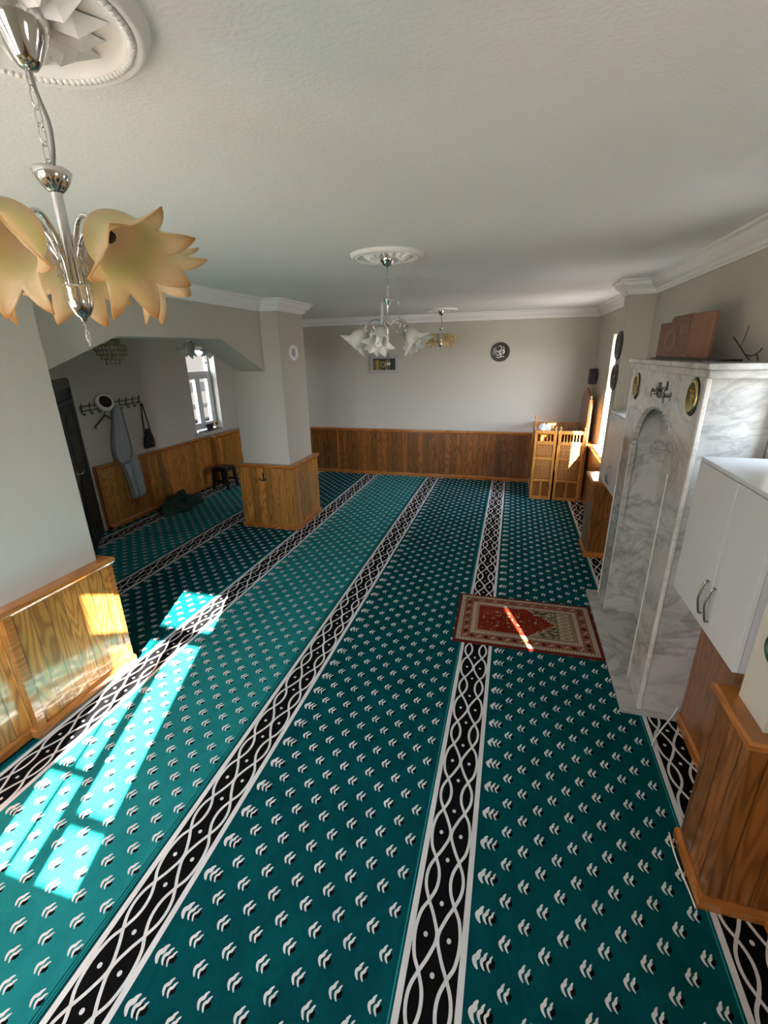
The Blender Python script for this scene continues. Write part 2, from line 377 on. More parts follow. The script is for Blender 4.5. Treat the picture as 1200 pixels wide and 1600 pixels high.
WL = (6.16, 6.86, 0.88, 2.20)
mb = MB()
wl = wall_openings('wall_left', 'y', -5.06, -4.84, 4.06, 7.6, [WL])
wall_openings('wall_near_left', 'y', -2.86, -2.58, -1.0, 1.45, [])
struct(MB().box(-3.0, -2.53, 1.45, 2.05, 0.0015, CZ).build('pillar', 'wall'), 'white near pillar with pine cladding in sunlight')
struct(MB().box(-3.13, -2.5, 4.75, 5.38, 0.0015, CZ).build('column', 'wall'), 'square white column with pine clad base')
struct(MB().box(0.93, 1.15, 4.78, 4.98, 0.0015, CZ).build('wall_far_pier', 'wall'))
struct(MB().box(0.89, 1.15, 1.46, 1.642, 0.0015, CZ).build('wall_near_pier', 'wall'))
# arch beam between pillar and column
struct(MB().prism([(2.05, CZ), (2.05, 1.94), (2.77, 2.20), (3.99, 2.21), (4.75, 1.885), (4.75, CZ)], 'x', -3.05, -2.71).build('arch_beam', 'wall'), 'beam with chamfered haunches between pillar and column')
# entrance wall on the far left, at an angle, with the black door
dA = Vector((-4.84, 4.10)); dd = Vector((math.cos(math.radians(50)), -math.sin(math.radians(50)))); dn = Vector((dd.y, -dd.x))
dB = dA + dd * 1.62
Md = Matrix(((dd.x, dn.x, 0, dA.x), (dd.y, dn.y, 0, dA.y), (0, 0, 1, 0), (0, 0, 0, 1)))   # local x along the wall, local -y into the room
struct(MB().box(-0.1, 0.02, 0, 0.15, -0.012, CZ, Md).box(0.02, 1.5, 0, 0.15, 1.86, CZ, Md).box(1.5, 1.75, 0, 0.15, -0.012, CZ, Md).build('wall_entrance', 'wall'))
dq = Md @ Vector((1.70, 0, 0))
mb = MB(); a = Vector((dq.x, dq.y)); b = Vector((-2.98, 2.03)); d = (b - a).normalized(); n = Vector((d.y, -d.x)) * 0.12
mb.prism([(a.x, a.y), (b.x, b.y), (b.x + n.x, b.y + n.y), (a.x + n.x, a.y + n.y)], 'z', -0.012, CZ); struct(mb.build('wall_passage', 'wall'))

struct(MB().box(1.31, 1.62, 5.0, 7.3, 2.40, 2.5).build('added_sun_blocker', 'wall'))  # unseen slab added outside to block high sun at the corner window
# crown moulding
CP = [(0, CZ), (0.105, CZ), (0.105, CZ - 0.014), (0.085, CZ - 0.022), (0.075, CZ - 0.045), (0.05, CZ - 0.068), (0.03, CZ - 0.080), (0.024, CZ - 0.098), (0.012, CZ - 0.104), (0.012, CZ - 0.115), (0, CZ - 0.115)]
struct(MB().sweep([(-4.84, 4.1), (-4.84, 7.6), (1.15, 7.6), (1.15, 4.98), (0.93, 4.98), (0.93, 4.78), (1.15, 4.78), (1.15, 1.642), (0.89, 1.642), (0.89, 1.46), (1.15, 1.46), (1.15, -1.0)], CP).build('trim_crown_right', 'plaster'))
struct(MB().sweep([(-2.58, -1.0), (-2.58, 1.45), (-2.53, 1.45), (-2.53, 2.05), (-2.71, 2.05), (-2.71, 4.75), (-2.5, 4.75), (-2.5, 5.38), (-3.13, 5.38)], CP).build('trim_crown_left', 'plaster'))

# wainscot: panelling, base rail and cap rail swept along each wall
def wainscot(name, path, t, mat='plank', top=0.80, posts=(), label=None):
    o = struct(MB().sweep(path, [(0.0, 0.0016), (t, 0.0016), (t, top), (0.0, top)]).build(name, mat), label)
    MB().sweep(path, [(t, 0.0016), (t + 0.016, 0.0016), (t + 0.016, 0.045), (t + 0.006, 0.062), (t, 0.062)]).build('base_rail', 'rail', o)
    MB().sweep(path, [(0.0, top), (t - 0.002, top), (t - 0.002, top - 0.012), (t + 0.010, top - 0.012), (t + 0.022, top + 0.006), (t + 0.022, top + 0.026), (t + 0.012, top + 0.034), (0.0, top + 0.034)]).build('cap_rail', 'rail', o)
    for x0, x1, y0, y1 in posts: MB().box(x0, x1, y0, y1, 0.0, top - 0.004).build('corner_post', 'rail', o)
    return o
wainscot('trim_far_panelling', [(-4.84, 7.6), (1.06, 7.6)], 0.05, 'plank_shaded', 0.785, [(-2.995, -2.955, 7.538, 7.56)], 'pine panelling along the far wall, shade in its colour')
wainscot('trim_right_panelling', [(1.15, 7.55), (1.15, 4.98), (0.93, 4.98), (0.93, 4.78), (1.15, 4.78), (1.15, 3.90)], 0.08, 'plank_shaded', 0.795, [], 'pine panelling beside the pulpit, shade in its colour')
wainscot('trim_near_panelling', [(1.11, 2.44), (1.11, 1.642), (0.89, 1.642), (0.89, 1.46), (1.11, 1.46), (1.11, -1.0)], 0.04, 'plank_shaded', 0.80, [], 'pine clad column base near the camera')
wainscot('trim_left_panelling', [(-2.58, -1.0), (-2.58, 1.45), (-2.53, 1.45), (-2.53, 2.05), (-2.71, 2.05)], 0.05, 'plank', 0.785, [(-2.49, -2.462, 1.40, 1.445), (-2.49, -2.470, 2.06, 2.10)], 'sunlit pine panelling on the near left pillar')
wainscot('trim_column_panelling', [(-3.13, 5.38), (-3.13, 4.75), (-2.5, 4.75), (-2.5, 5.38), (-3.13, 5.38)][:], 0.05, 'plank', 0.785, [], 'pine cladding around the square column')
wainscot('trim_alcove_panelling', [(-4.84, 4.16), (-4.84, 6.42), (-4.74, 6.42), (-4.74, 7.55)], 0.05, 'plank', 0.785, [(-4.80, -4.778, 4.92, 4.97), (-4.80, -4.774, 4.16, 4.20)], 'pine panelling under the coat rack')

# windows: frame, sashes and panes
def window(name, axis, p, u0, u1, z0, z1, transom=None, mull=None, sash=0.055, inward=1, fw=0.05):
    # axis 'y': pane plane x = p; axis 'x': pane plane y = p
    def B(mb, a0, a1, b0, b1, d=0.05, off=0.0):
        if axis == 'y': mb.box(p - d / 2 + off, p + d / 2 + off, a0, a1, b0, b1)
        else: mb.box(a0, a1, p - d / 2 + off, p + d / 2 + off, b0, b1)
        return mb
    mb = MB(); B(mb, u0, u0 + fw, z0, z1); B(mb, u1 - fw, u1, z0, z1); B(mb, u0 + fw, u1 - fw, z0, z0 + fw); B(mb, u0 + fw, u1 - fw, z1 - fw, z1)
    zt = transom if transom else z1
    if transom: B(mb, u0 + fw, u1 - fw, zt - 0.03, zt + 0.03)
    o = struct(mb.build(name, 'pvc', bevel=0.004))
    panes = []
    if transom: panes.append((u0 + fw, u1 - fw, zt + 0.03, z1 - fw))
    ms = [u0 + fw] + list(mull or []) + [u1 - fw]; top = zt - 0.03 if transom else z1 - fw
    for a, b in zip(ms[:-1], ms[1:]):
        f = MB(); s = sash
        B(f, a, a + s, z0 + fw, top, 0.06); B(f, b - s, b, z0 + fw, top, 0.06); B(f, a + s, b - s, z0 + fw, z0 + fw + s, 0.06); B(f, a + s, b - s, top - s, top, 0.06)
        sh = f.build('sash', 'pvc', o, bevel=0.004)
        B(MB(), a + s, b - s, z0 + fw + s, top - s, 0.008).build('pane', 'glass', sh)
    for a, b, c, d in panes: B(MB(), a, b, c, d, 0.008).build('pane', 'glass', o)
    return o
w = window('window_1', 'y', -4.98, WL[0], WL[1], WL[2] + 0.03, WL[3], 1.80, [6.50], 0.06, fw=0.045)
MB().box(-4.955, -4.935, 6.47, 6.49, 1.18, 1.30).build('window_handle', 'pvc', w, bevel=0.003)
struct(MB().box(-5.06, -4.77, 6.10, 6.90, WL[2] - 0.02, WL[2] + 0.005).build('trim_window_sill', 'marble_edge', bevel=0.004))
w2 = window('window_2', 'x', -1.05, -1.475, -0.81, 0.98, 2.40, 2.02, [-1.13], 0.03, fw=0.045)
MB().box(-1.245, -1.225, -1.15, -1.13, 0.95, 1.98).box(-1.13, -0.78, -1.15, -1.13, 1.25, 1.285).box(-1.50, -1.13, -1.15, -1.13, 1.37, 1.40).build('guard_bars', 'steel', w2)
window('added_fill_window', 'x', -1.05, -2.40, -1.75, 0.98, 2.40, 2.02, None, 0.03, fw=0.045)  # unseen window added to brighten the near end by bounced sun
window('window_3', 'y', 1.27, *WIN['near'], None, None, 0.0001)
window('window_4', 'y', 1.27, *WIN['kibla_near'], None, None, 0.03, fw=0.035)
window('window_5', 'y', 1.27, *WIN['kibla_far'], None, None, 0.03, fw=0.035)
window('window_6', 'y', 1.275, *WIN['corner'], 1.85, [5.88], 0.05)
struct(MB().box(1.07, 1.25, 5.20, 6.54, 0.829, 0.845).build('trim_corner_sill', 'marble_edge'))

# ================================================================== CARPET
def carpet():
    mats = ['teal_dark', 'teal_light', 'teal_line', 'seam', 'white_pile', 'black_pile']
    mb = MB(); P = 1.11; X0 = -0.2335; W = 0.2225; Y0, Y1 = -0.98, 7.548; XL, XR = -4.788, 1.068
    def yb(x): return Y0 if x > -2.5 else 2.06 if x > -2.93 else 2.06 + (-2.93 - x) if x > -3.75 else 2.83 + (-3.75 - x) * 1.19
    seams = [X0 - 0.0075 + P * k for k in range(-5, 3)]
    def F(poly, z, m): mb.cur = m; mb.flat(poly, z)
    def R(x0, x1, z, m, y0=Y0, y1=Y1):
        x0 = max(x0, XL); x1 = min(x1, XR)
        if x1 > x0: F([(x0, max(y0, yb(x0))), (x1, max(y0, yb(x1))), (x1, y1), (x0, y1)], z, m)
    mb.cur = 0; mb.prism([(-2.50, Y0), (XR, Y0), (XR, Y1), (XL, Y1), (XL, 4.06), (-3.76, 2.825), (-2.93, 2.055), (-2.50, 2.055)], 'z', -0.012, 0.0)
    light = {-2: 1, -4: 1}
    fl = [(-0.004, -0.028), (-0.013, -0.015), (-0.0155, -0.001), (-0.005, 0.009), (-0.003, 0.018), (0.005, 0.029)]
    def flame(cx, cy, s, fat, z, m):
        c = cr(fl, 3); n = len(c); ws = [0.002 + fat * math.sin(math.pi * min(1, (i + 0.6) / (n + 0.2))) ** 0.8 for i in range(n)]
        L, Rr = ribbon(c, ws); F([(cx + p.x * s, cy + p.y * s) for p in L] + [(cx + p.x * s, cy + p.y * s) for p in reversed(Rr)], z, m)
    for k in range(-5, 2):
        b = X0 + P * k
        if light.get(k): R(b - 0.0075, b + P - 0.0075, 0.0004, 1)
        if light.get(k - 1): R(b - 0.034, b - 0.030, 0.0006, 3); R(b - 0.022, b - 0.0185, 0.0006, 3)
        R(b - 0.0125, b - 0.0075, 0.0006, 3 if light.get(k - 1) else 2)
        R(b, b + W, 0.0008, 5); R(b, b + 0.023, 0.0012, 4); R(b + W - 0.023, b + W, 0.0012, 4)
        # interlaced strands
        per = 0.392; y = Y0 - 0.2 + (1.053 - Y0 + 0.2) % per - per; cxm = b + W / 2; q = 0.0495
        if b + W > XL:
            def strand(pts, z=0.0012):
                c = cr(pts, 5); L, Rr = ribbon(c, 0.0125)
                if min(p[1] for p in L) < yb(b + W) or min(p[1] for p in L) > Y1: return
                for i in range(len(L) - 1): F([tuple(L[i]), tuple(L[i + 1]), tuple(Rr[i + 1]), tuple(Rr[i])], z + 0.0002 * (i % 2) * 0, 4)
            while y < Y1:
                for sg in (-1, 1):
                    c = cxm + sg * q
                    strand([(c, y - 0.112), (c - sg * 0.027, y - 0.062), (c - sg * 0.0475, y), (c - sg * 0.027, y + 0.062), (c, y + 0.112)], 0.0012 if sg < 0 else 0.0014)
                    strand([(c, y - 0.112), (c + sg * 0.024, y - 0.068), (c + sg * 0.034, y), (c + sg * 0.024, y + 0.068), (c, y + 0.112)], 0.0016)
                    for g in (-1, 1): strand([(c, y + 0.112), (c + g * 0.019, y + 0.155), (c + g * 0.025, y + 0.196), (c + g * 0.019, y + 0.237), (c, y + 0.28)], 0.0018 if g < 0 else 0.0020)
                    dots = [(c - sg * 0.006, y)]
                    for dx, dy in dots:
                        if yb(b + W) < dy < Y1: F([(dx + 0.0085 * math.cos(t * math.pi / 4), dy + 0.0095 * math.sin(t * math.pi / 4)) for t in range(8)], 0.0012, 4)
                for dy in (y + 0.113, y + 0.28):
                    if yb(b + W) < dy < Y1: F([(cxm + 0.0085 * math.cos(t * math.pi / 4), dy + 0.0095 * math.sin(t * math.pi / 4)) for t in range(8)], 0.0012, 4)
                y += per
        # flame motifs
        ph = 0.958
        for c in range(-1, 11):
            x = b + (0.262 if c < 0 else 0.3525 + 0.0695 * c)
            if not XL + 0.03 < x < XR - 0.03: continue
            y = ph + (0.0703 if c % 2 else 0.0) - 0.1406 * 13
            while y < Y1 - 0.04:
                if y > yb(x) + 0.04:
                    if c < 0:
                        F([(x + 0.020, y - 0.026), (x + 0.058, y - 0.012), (x + 0.060, y + 0.006), (x + 0.040, y + 0.014), (x + 0.024, y + 0.008)], 0.0009, 5)
                        flame(x + 0.004, y, 1.05, 0.016, 0.0012, 4); flame(x + 0.027, y - 0.001, 0.95, 0.0105, 0.0013, 4); flame(x + 0.046, y - 0.004, 0.85, 0.0085, 0.0014, 4)
                    else:
                        F([(x + 0.004, y - 0.022), (x + 0.025, y - 0.012), (x + 0.027, y + 0.001), (x + 0.015, y + 0.008), (x + 0.004, y + 0.001)], 0.0009, 5)
                        flame(x - 0.002, y, 0.90, 0.0112, 0.0012, 4); flame(x + 0.016, y - 0.004, 0.78, 0.0105, 0.0013, 4)
                y += 0.1406
    return tag(mb.build('prayer_carpet', mats), 'teal wall-to-wall prayer carpet with black and white braided bands', 'carpet')
carpet()

# ================================================================== MIHRAB (marble prayer niche)
mih = thing('mihrab', 'grey veined marble prayer niche with scalloped arch against the right wall', 'prayer niche', (0.98, 3.16, 0.0))
MB().box(0.76, 1.065, 2.425, 3.915, 0.002, 0.032).build('plinth', 'marble', mih, bevel=0.004)
fx0, fx1 = 0.855, 0.885; ya, yb = 2.45, 3.87; na, nb = 2.735, 3.585; yc = 3.16; zs, za, zt = 1.40, 1.715, 1.92
half = []                                            # cusped pointed arch
hw = (nb - na) / 2
for i in range(0, 41):
    t = i / 40
    yy = hw * math.cos(t * math.pi / 2) ** 0.86; zz = zs + (za - zs - 0.0) * math.sin(t * math.pi / 2) ** 1.05
    half.append((yy, zz))
def cusp(pts, n=11, amp=0.019):
    d = [0]
    for a, b in zip(pts[:-1], pts[1:]): d.append(d[-1] + math.hypot(b[0] - a[0], b[1] - a[1]))
    out = []
    N = n * 6
    for k in range(N + 1):
        s = d[-1] * k / N; j = max(i for i in range(len(d)) if d[i] <= s + 1e-9); j = min(j, len(pts) - 2)
        f = (s - d[j]) / max(1e-9, d[j + 1] - d[j]); y = pts[j][0] + (pts[j + 1][0] - pts[j][0]) * f; z = pts[j][1] + (pts[j + 1][1] - pts[j][1]) * f
        nx, nz = -(pts[j + 1][1] - pts[j][1]), (pts[j + 1][0] - pts[j][0]); l = math.hypot(nx, nz) or 1
        h = amp * (1 - abs(math.sin(math.pi * k / 6)))
        out.append((y + nx / l * h, z + nz / l * h))
    return out
hc = cusp(half)
edge = [(yc + y, z) for y, z in hc] + [(yc - y, z) for y, z in reversed(hc[:-1])]
poly = [(ya, 0.032), (na, 0.032)] + [(y, z) for y, z in reversed(edge)] + [(nb, 0.032), (yb, 0.032), (yb, zt), (ya, zt)]
MB().prism(poly, 'x', fx0, fx1).build('facade', 'marble', mih)
mb = MB()
mb.box(fx1, 1.075, na - 0.03, na, 0.032, 1.86).box(fx1, 1.075, nb, nb + 0.03, 0.032, 1.86)
mb.box(1.075, 1.10, na - 0.03, nb + 0.03, 0.032, 1.86).box(fx1, 1.075, na, nb, 1.83, 1.86).box(1.064, 1.10, na - 0.03, nb + 0.03, 0.003, 0.0325)
mb.build('niche_lining', 'marble', mih)
mb = MB(); mb.box(0.891, 1.075, nb - 0.002, nb, 1.355, 1.359).box(1.073, 1.075, na, nb, 1.355, 1.359).build('slab_joint', 'marble_line', mih)
MB().box(fx1, 1.145, ya, ya + 0.02, 0.032, zt).build('side_panel', 'marble', mih); MB().box(fx1, 1.145, yb - 0.02, yb, 0.032, zt).build('side_panel', 'marble', mih)
for y in (na, nb):
    q = 1 if y == na else -1
    MB().box(fx0 - 0.003, fx1 + 0.002, min(y, y - q * 0.018), max(y, y - q * 0.018), 0.033, zs).build('edge_strip', 'marble_edge', mih, bevel=0.003)
MB().box(fx0 - 0.004, fx0 + 0.016, ya - 0.004, ya + 0.02, 0.033, zt).build('edge_strip', 'marble_edge', mih, bevel=0.003)
MB().box(fx0 - 0.004, fx0 + 0.016, yb - 0.02, yb + 0.004, 0.033, zt).build('edge_strip', 'marble_edge', mih, bevel=0.003)
mb = MB(); mb.box(0.838, 1.145, 2.40, 3.90, 1.92, 1.958).box(0.822, 1.145, 2.375, 3.92, 1.958, 1.985).build('cornice', 'marble', mih, bevel=0.006)
for y, z in ((2.585, 1.825), (3.70, 1.80)):
    Mx = Matrix.Translation((fx0, y, z)) @ Matrix.Rotation(-math.pi / 2, 4, 'Y') @ Matrix.Diagonal((1.2, 1, 1, 1))
    p = MB().lathe([(0.001, 0.006), (0.052, 0.006), (0.056, 0.012), (0.066, 0.012), (0.070, 0.0)], 32, Mx).build('gold_roundel', 'gold', mih); p['label'] = 'gold calligraphy roundel'
    MB().lathe([(0.070, 0.0), (0.070, 0.007), (0.076, 0.006), (0.078, 0.0)], 32, Mx).build('roundel_rim', 'black_metal', p)
    w = MB(); rr = random.Random(int(y * 100))
    for k in range(9):
        a = rr.uniform(-0.035, 0.02); b = rr.uniform(-0.028, 0.02)
        c = cr([(b, a), (b + 0.012, a + 0.012), (b + 0.006, a + 0.024), (b + 0.022, a + 0.018)], 3)
        w.tube([(fx0 - 0.0075, y + q.x, z + q.y) for q in c], 0.0016, 5)
    w.build('roundel_script', 'gold', p)
# inscription, in the built-in font's Arabic letters (presentation forms, right to left)
FORMS = ['\ufe91\ufeb4\ufee2 \ufe8d\ufedf\ufee0\ufeea', '\ufe8d\ufedf\ufeae\ufea3\ufee4\ufe8e\ufee5', '\ufe8d\ufedf\ufeae\ufea3\ufef4\ufee2']
def text_mesh(name, txt, size, mtx, mat, parent=None, extrude=0.0015, origin=None):
    c = bpy.data.curves.new(name, 'FONT'); c.body = txt[::-1]; c.size = size; c.align_x = 'CENTER'; c.align_y = 'CENTER'; c.extrude = extrude; c.offset = -0.0004
    o = bpy.data.objects.new(name + '_text', c); COL.objects.link(o); bpy.context.view_layer.update()
    me = bpy.data.meshes.new_from_object(o.evaluated_get(bpy.context.evaluated_depsgraph_get())); bpy.data.objects.remove(o)
    base = wloc(parent) if parent is not None else Vector((0, 0, 0))
    me.transform(Matrix.Translation(-base) @ mtx); me.materials.clear(); me.materials.append(M[mat]); me.name = name
    r = bpy.data.objects.new(name, me); COL.objects.link(r); r.parent = parent
    return r
def face_left(x, y, z, sx=1.0, sy=1.0, rot=0.0):     # text plane facing -x: text x runs to -y, text y runs up
    return Matrix(((0, 0, -1, x), (-1, 0, 0, y), (0, 1, 0, z), (0, 0, 0, 1))) @ Matrix.Rotation(rot, 4, 'Z') @ Matrix.Diagonal((sx, sy, 1, 1))
i1 = text_mesh('inscription', '\ufe91\ufeb4\ufee2 \ufe8d\ufedf\ufee0\ufeea', 0.060, face_left(fx0 - 0.001, 3.05, 1.800, 1.45, 1.25, 0.1), 'ink', mih); i1['label'] = 'black carved calligraphy'
text_mesh('inscription', '\ufe8d\ufedf\ufeae\ufea3\ufee4\ufe8e\ufee5', 0.060, face_left(fx0 - 0.001, 3.12, 1.832, 1.4, 1.25, 0.1), 'ink', mih)
text_mesh('inscription', '\ufe8d\ufedf\ufeae\ufea3\ufef4\ufee2', 0.060, face_left(fx0 - 0.001, 3.22, 1.822, 1.4, 1.25, 0.1), 'ink', mih)

# ================================================================== WALL CABINETS
def cabinet(name, label, x0, x1, y0, y1, z0, z1, split, first):
    c = thing(name, label, 'cabinet', ((x0 + x1) / 2, (y0 + y1) / 2, z0), 'white cabinets beside the prayer niche')
    MB().box(x0 + 0.019, x1, y0, y1, z0, z1 - 0.018).build('carcass', 'cabinet_side', c)
    MB().box(x0 + 0.001, x1, y0, y1, z1 - 0.018, z1).build('top_panel', 'cabinet', c, bevel=0.002)
    for k, (a, b) in enumerate(((y0, split - 0.0015), (split + 0.0015, y1))):
        d = MB().box(x0, x0 + 0.018, a, b, z0, z1 - 0.020).build('door', 'cabinet', c, bevel=0.0015)
        hy = split - 0.035 if k == 0 else split + 0.035
        pts = [(x0, hy, z0 + 0.055), (x0 - 0.012, hy, z0 + 0.055), (x0 - 0.020, hy, z0 + 0.085), (x0 - 0.027, hy, z0 + 0.13), (x0 - 0.020, hy, z0 + 0.175), (x0 - 0.012, hy, z0 + 0.205), (x0, hy, z0 + 0.205)]
        MB().tube(cr(pts, 4), 0.0048, 8).build('handle', 'steel', d)
    return c
cabinet('wall_cabinet', 'white two-door cabinet in front, between prayer niche and near pine clad pier', 0.85, 1.145, 1.645, 2.32, 0.925, 1.585, 1.935, True)
cabinet('wall_cabinet', 'smaller looking white cabinet beyond the prayer niche, half hidden by its marble', 0.885, 1.145, 3.94, 4.62, 0.865, 1.53, 4.28, False)

# ================================================================== PRAYER RUG
def rug():
    mats = ['rug_edge', 'rug_red', 'rug_cream', 'rug_brown', 'rug_olive', 'rug_dark']
    mb = MB(); L, W = 1.065, 0.715; z = 0.010
    mb.cur = 0; mb.box(-L / 2, L / 2, -W / 2, W / 2, 0.0, z)
    k = [0]
    def F(poly, m): k[0] += 1; mb.cur = m; mb.flat(poly, z + 0.0003 * lev[0])
    lev = [1]
    def inset(d, m): lev[0] += 1; F([(-L / 2 + d, -W / 2 + d), (L / 2 - d, -W / 2 + d), (L / 2 - d, W / 2 - d), (-L / 2 + d, W / 2 - d)], m)
    def around(d, step, fn):              # repeat a motif around the frame at depth d
        x0, x1, y0, y1 = -L / 2 + d, L / 2 - d, -W / 2 + d, W / 2 - d
        n = max(1, round((x1 - x0) / step))
        for i in range(n + 1):
            x = x0 + (x1 - x0) * i / n; fn(x, y0, 0, i); fn(x, y1, 0, i)
        n = max(1, round((y1 - y0) / step))
        for i in range(1, n):
            y = y0 + (y1 - y0) * i / n; fn(x0, y, 1, i); fn(x1, y, 1, i)
    def dia(x, y, a, b, m): F([(x - a, y), (x, y - b), (x + a, y), (x, y + b)], m)
    inset(0.022, 2); inset(0.026, 5); inset(0.029, 2)
    lev[0] += 1; around(0.042, 0.0235, lambda x, y, s, i: dia(x, y, 0.007, 0.007, 5))
    inset(0.055, 5); inset(0.058, 3)
    lev[0] += 1
    def bm(x, y, s, i):
        if i % 2: dia(x, y, 0.022, 0.022, 0); dia(x, y, 0.012, 0.012, 2); dia(x, y, 0.006, 0.006, 1)
        else:
            a = 0.018; F([(x - a, y - a * 0.7), (x - a * 0.6, y - a), (x + a, y + a * 0.7), (x + a * 0.6, y + a)], 2); dia(x + 0.012, y - 0.012, 0.006, 0.006, 4); dia(x - 0.012, y + 0.012, 0.006, 0.006, 5)
    around(0.089, 0.052, bm)
    inset(0.120, 5); inset(0.123, 2); inset(0.127, 5); inset(0.130, 2)
    lev[0] += 1; around(0.142, 0.0205, lambda x, y, s, i: dia(x, y, 0.006, 0.006, 5 if i % 2 else 4))
    inset(0.154, 5); inset(0.157, 4)
    # field: red pointed niche whose tip points towards the wall (+x)
    x0, x1, yy = -L / 2 + 0.166, L / 2 - 0.30, W / 2 - 0.166
    lev[0] += 1; F([(x0 - 0.004, -yy - 0.004), (0.03, -yy - 0.004), (0.10, -0.135), (0.13, -0.115), (x1 + 0.008, 0), (0.13, 0.115), (0.10, 0.135), (0.03, yy + 0.004), (x0 - 0.004, yy + 0.004)], 2)
    lev[0] += 1; F([(x0, -yy), (0.026, -yy), (0.094, -0.130), (0.125, -0.110), (x1, 0), (0.125, 0.110), (0.094, 0.130), (0.026, yy), (x0, yy)], 1)
    lev[0] += 1
    for i in range(17):
        for s in (-1, 1):
            dia(x0 + 0.010 + i * 0.0195, s * (yy - 0.008), 0.006, 0.006, 2)
    for i in range(18): dia(x0 + 0.008, -yy + 0.012 + i * 0.0207, 0.006, 0.006, 2)
    for t in range(9):
        f = t / 9
        for s in (-1, 1): dia(0.045 + (x1 - 0.06) * f, s * (yy - 0.02) * (1 - f) , 0.006, 0.006, 2)
    for r, n in ((0.05, 6), (0.095, 10)):
        for i in range(n):
            a = 2 * math.pi * i / n; cx = -0.165 + r * 1.55 * math.cos(a); cy = r * math.sin(a) * 1.1
            F([(cx + 0.012 * math.cos(q * math.pi / 4), cy + 0.010 * math.sin(q * math.pi / 4)) for q in range(8)], 2 if i % 2 else 4)
    for i in range(8):
        dia(-0.30 + i * 0.055, 0, 0.013, 0.009, 2 if i % 2 else 0)
    dia(-0.165, 0, 0.05, 0.03, 0)
    rr = random.Random(3)
    for i in range(120):
        x = rr.uniform(x0 + 0.03, 0.14); y = rr.uniform(-yy + 0.03, yy - 0.03)
        if x > 0.0 and abs(y) > (yy - 0.03) * (1 - x / (x1 + 0.02)): continue
        dia(x, y, 0.0075, 0.006, rr.choice([2, 4, 4, 0, 3]))
    # spandrels and the panel of small cream ovals
    for i in range(110):
        x = rr.uniform(0.06, x1 + 0.03); y = rr.choice([-1, 1]) * rr.uniform(0.04, yy - 0.01)
        if abs(y) > 0.03 + 0.135 * max(0, (x1 - x) / x1): 
            a = rr.uniform(0.010, 0.02); F([(x - a, y - 0.004), (x + a * 0.5, y - a * 0.6), (x + a, y + 0.004), (x - a * 0.4, y + a * 0.5)], rr.choice([5, 2, 5]))
    px = L / 2 - 0.245
    lev[0] += 1; F([(px - 0.045, -yy), (px + 0.062, -yy), (px + 0.062, yy), (px - 0.045, yy)], 4)
    lev[0] += 1; F([(px - 0.045, -yy), (px - 0.040, -yy), (px - 0.040, yy), (px - 0.045, yy)], 5)
    for i in range(8):
        y = -yy + 0.026 + i * 0.0468
        F([(px + 0.012 + 0.046 * math.cos(q * math.pi / 6), y + 0.021 * math.sin(q * math.pi / 6)) for q in range(12)], 2)
    lev[0] += 1
    for i in range(8):
        y = -yy + 0.026 + i * 0.0468
        F([(px + 0.012 + 0.032 * math.cos(q * math.pi / 6), y + 0.012 * math.sin(q * math.pi / 6)) for q in range(12)], 4); dia(px + 0.012, y, 0.018, 0.006, 3); dia(px + 0.012, y - 0.0234, 0.03, 0.0035, 3)
    o = mb.build('prayer_rug', mats, local=True); o.location = (0.222, 3.258, 0.0016); o.rotation_euler.z = math.radians(1.0)
    return tag(o, 'red and beige patterned prayer rug lying before the marble prayer niche', 'rug')
rug()

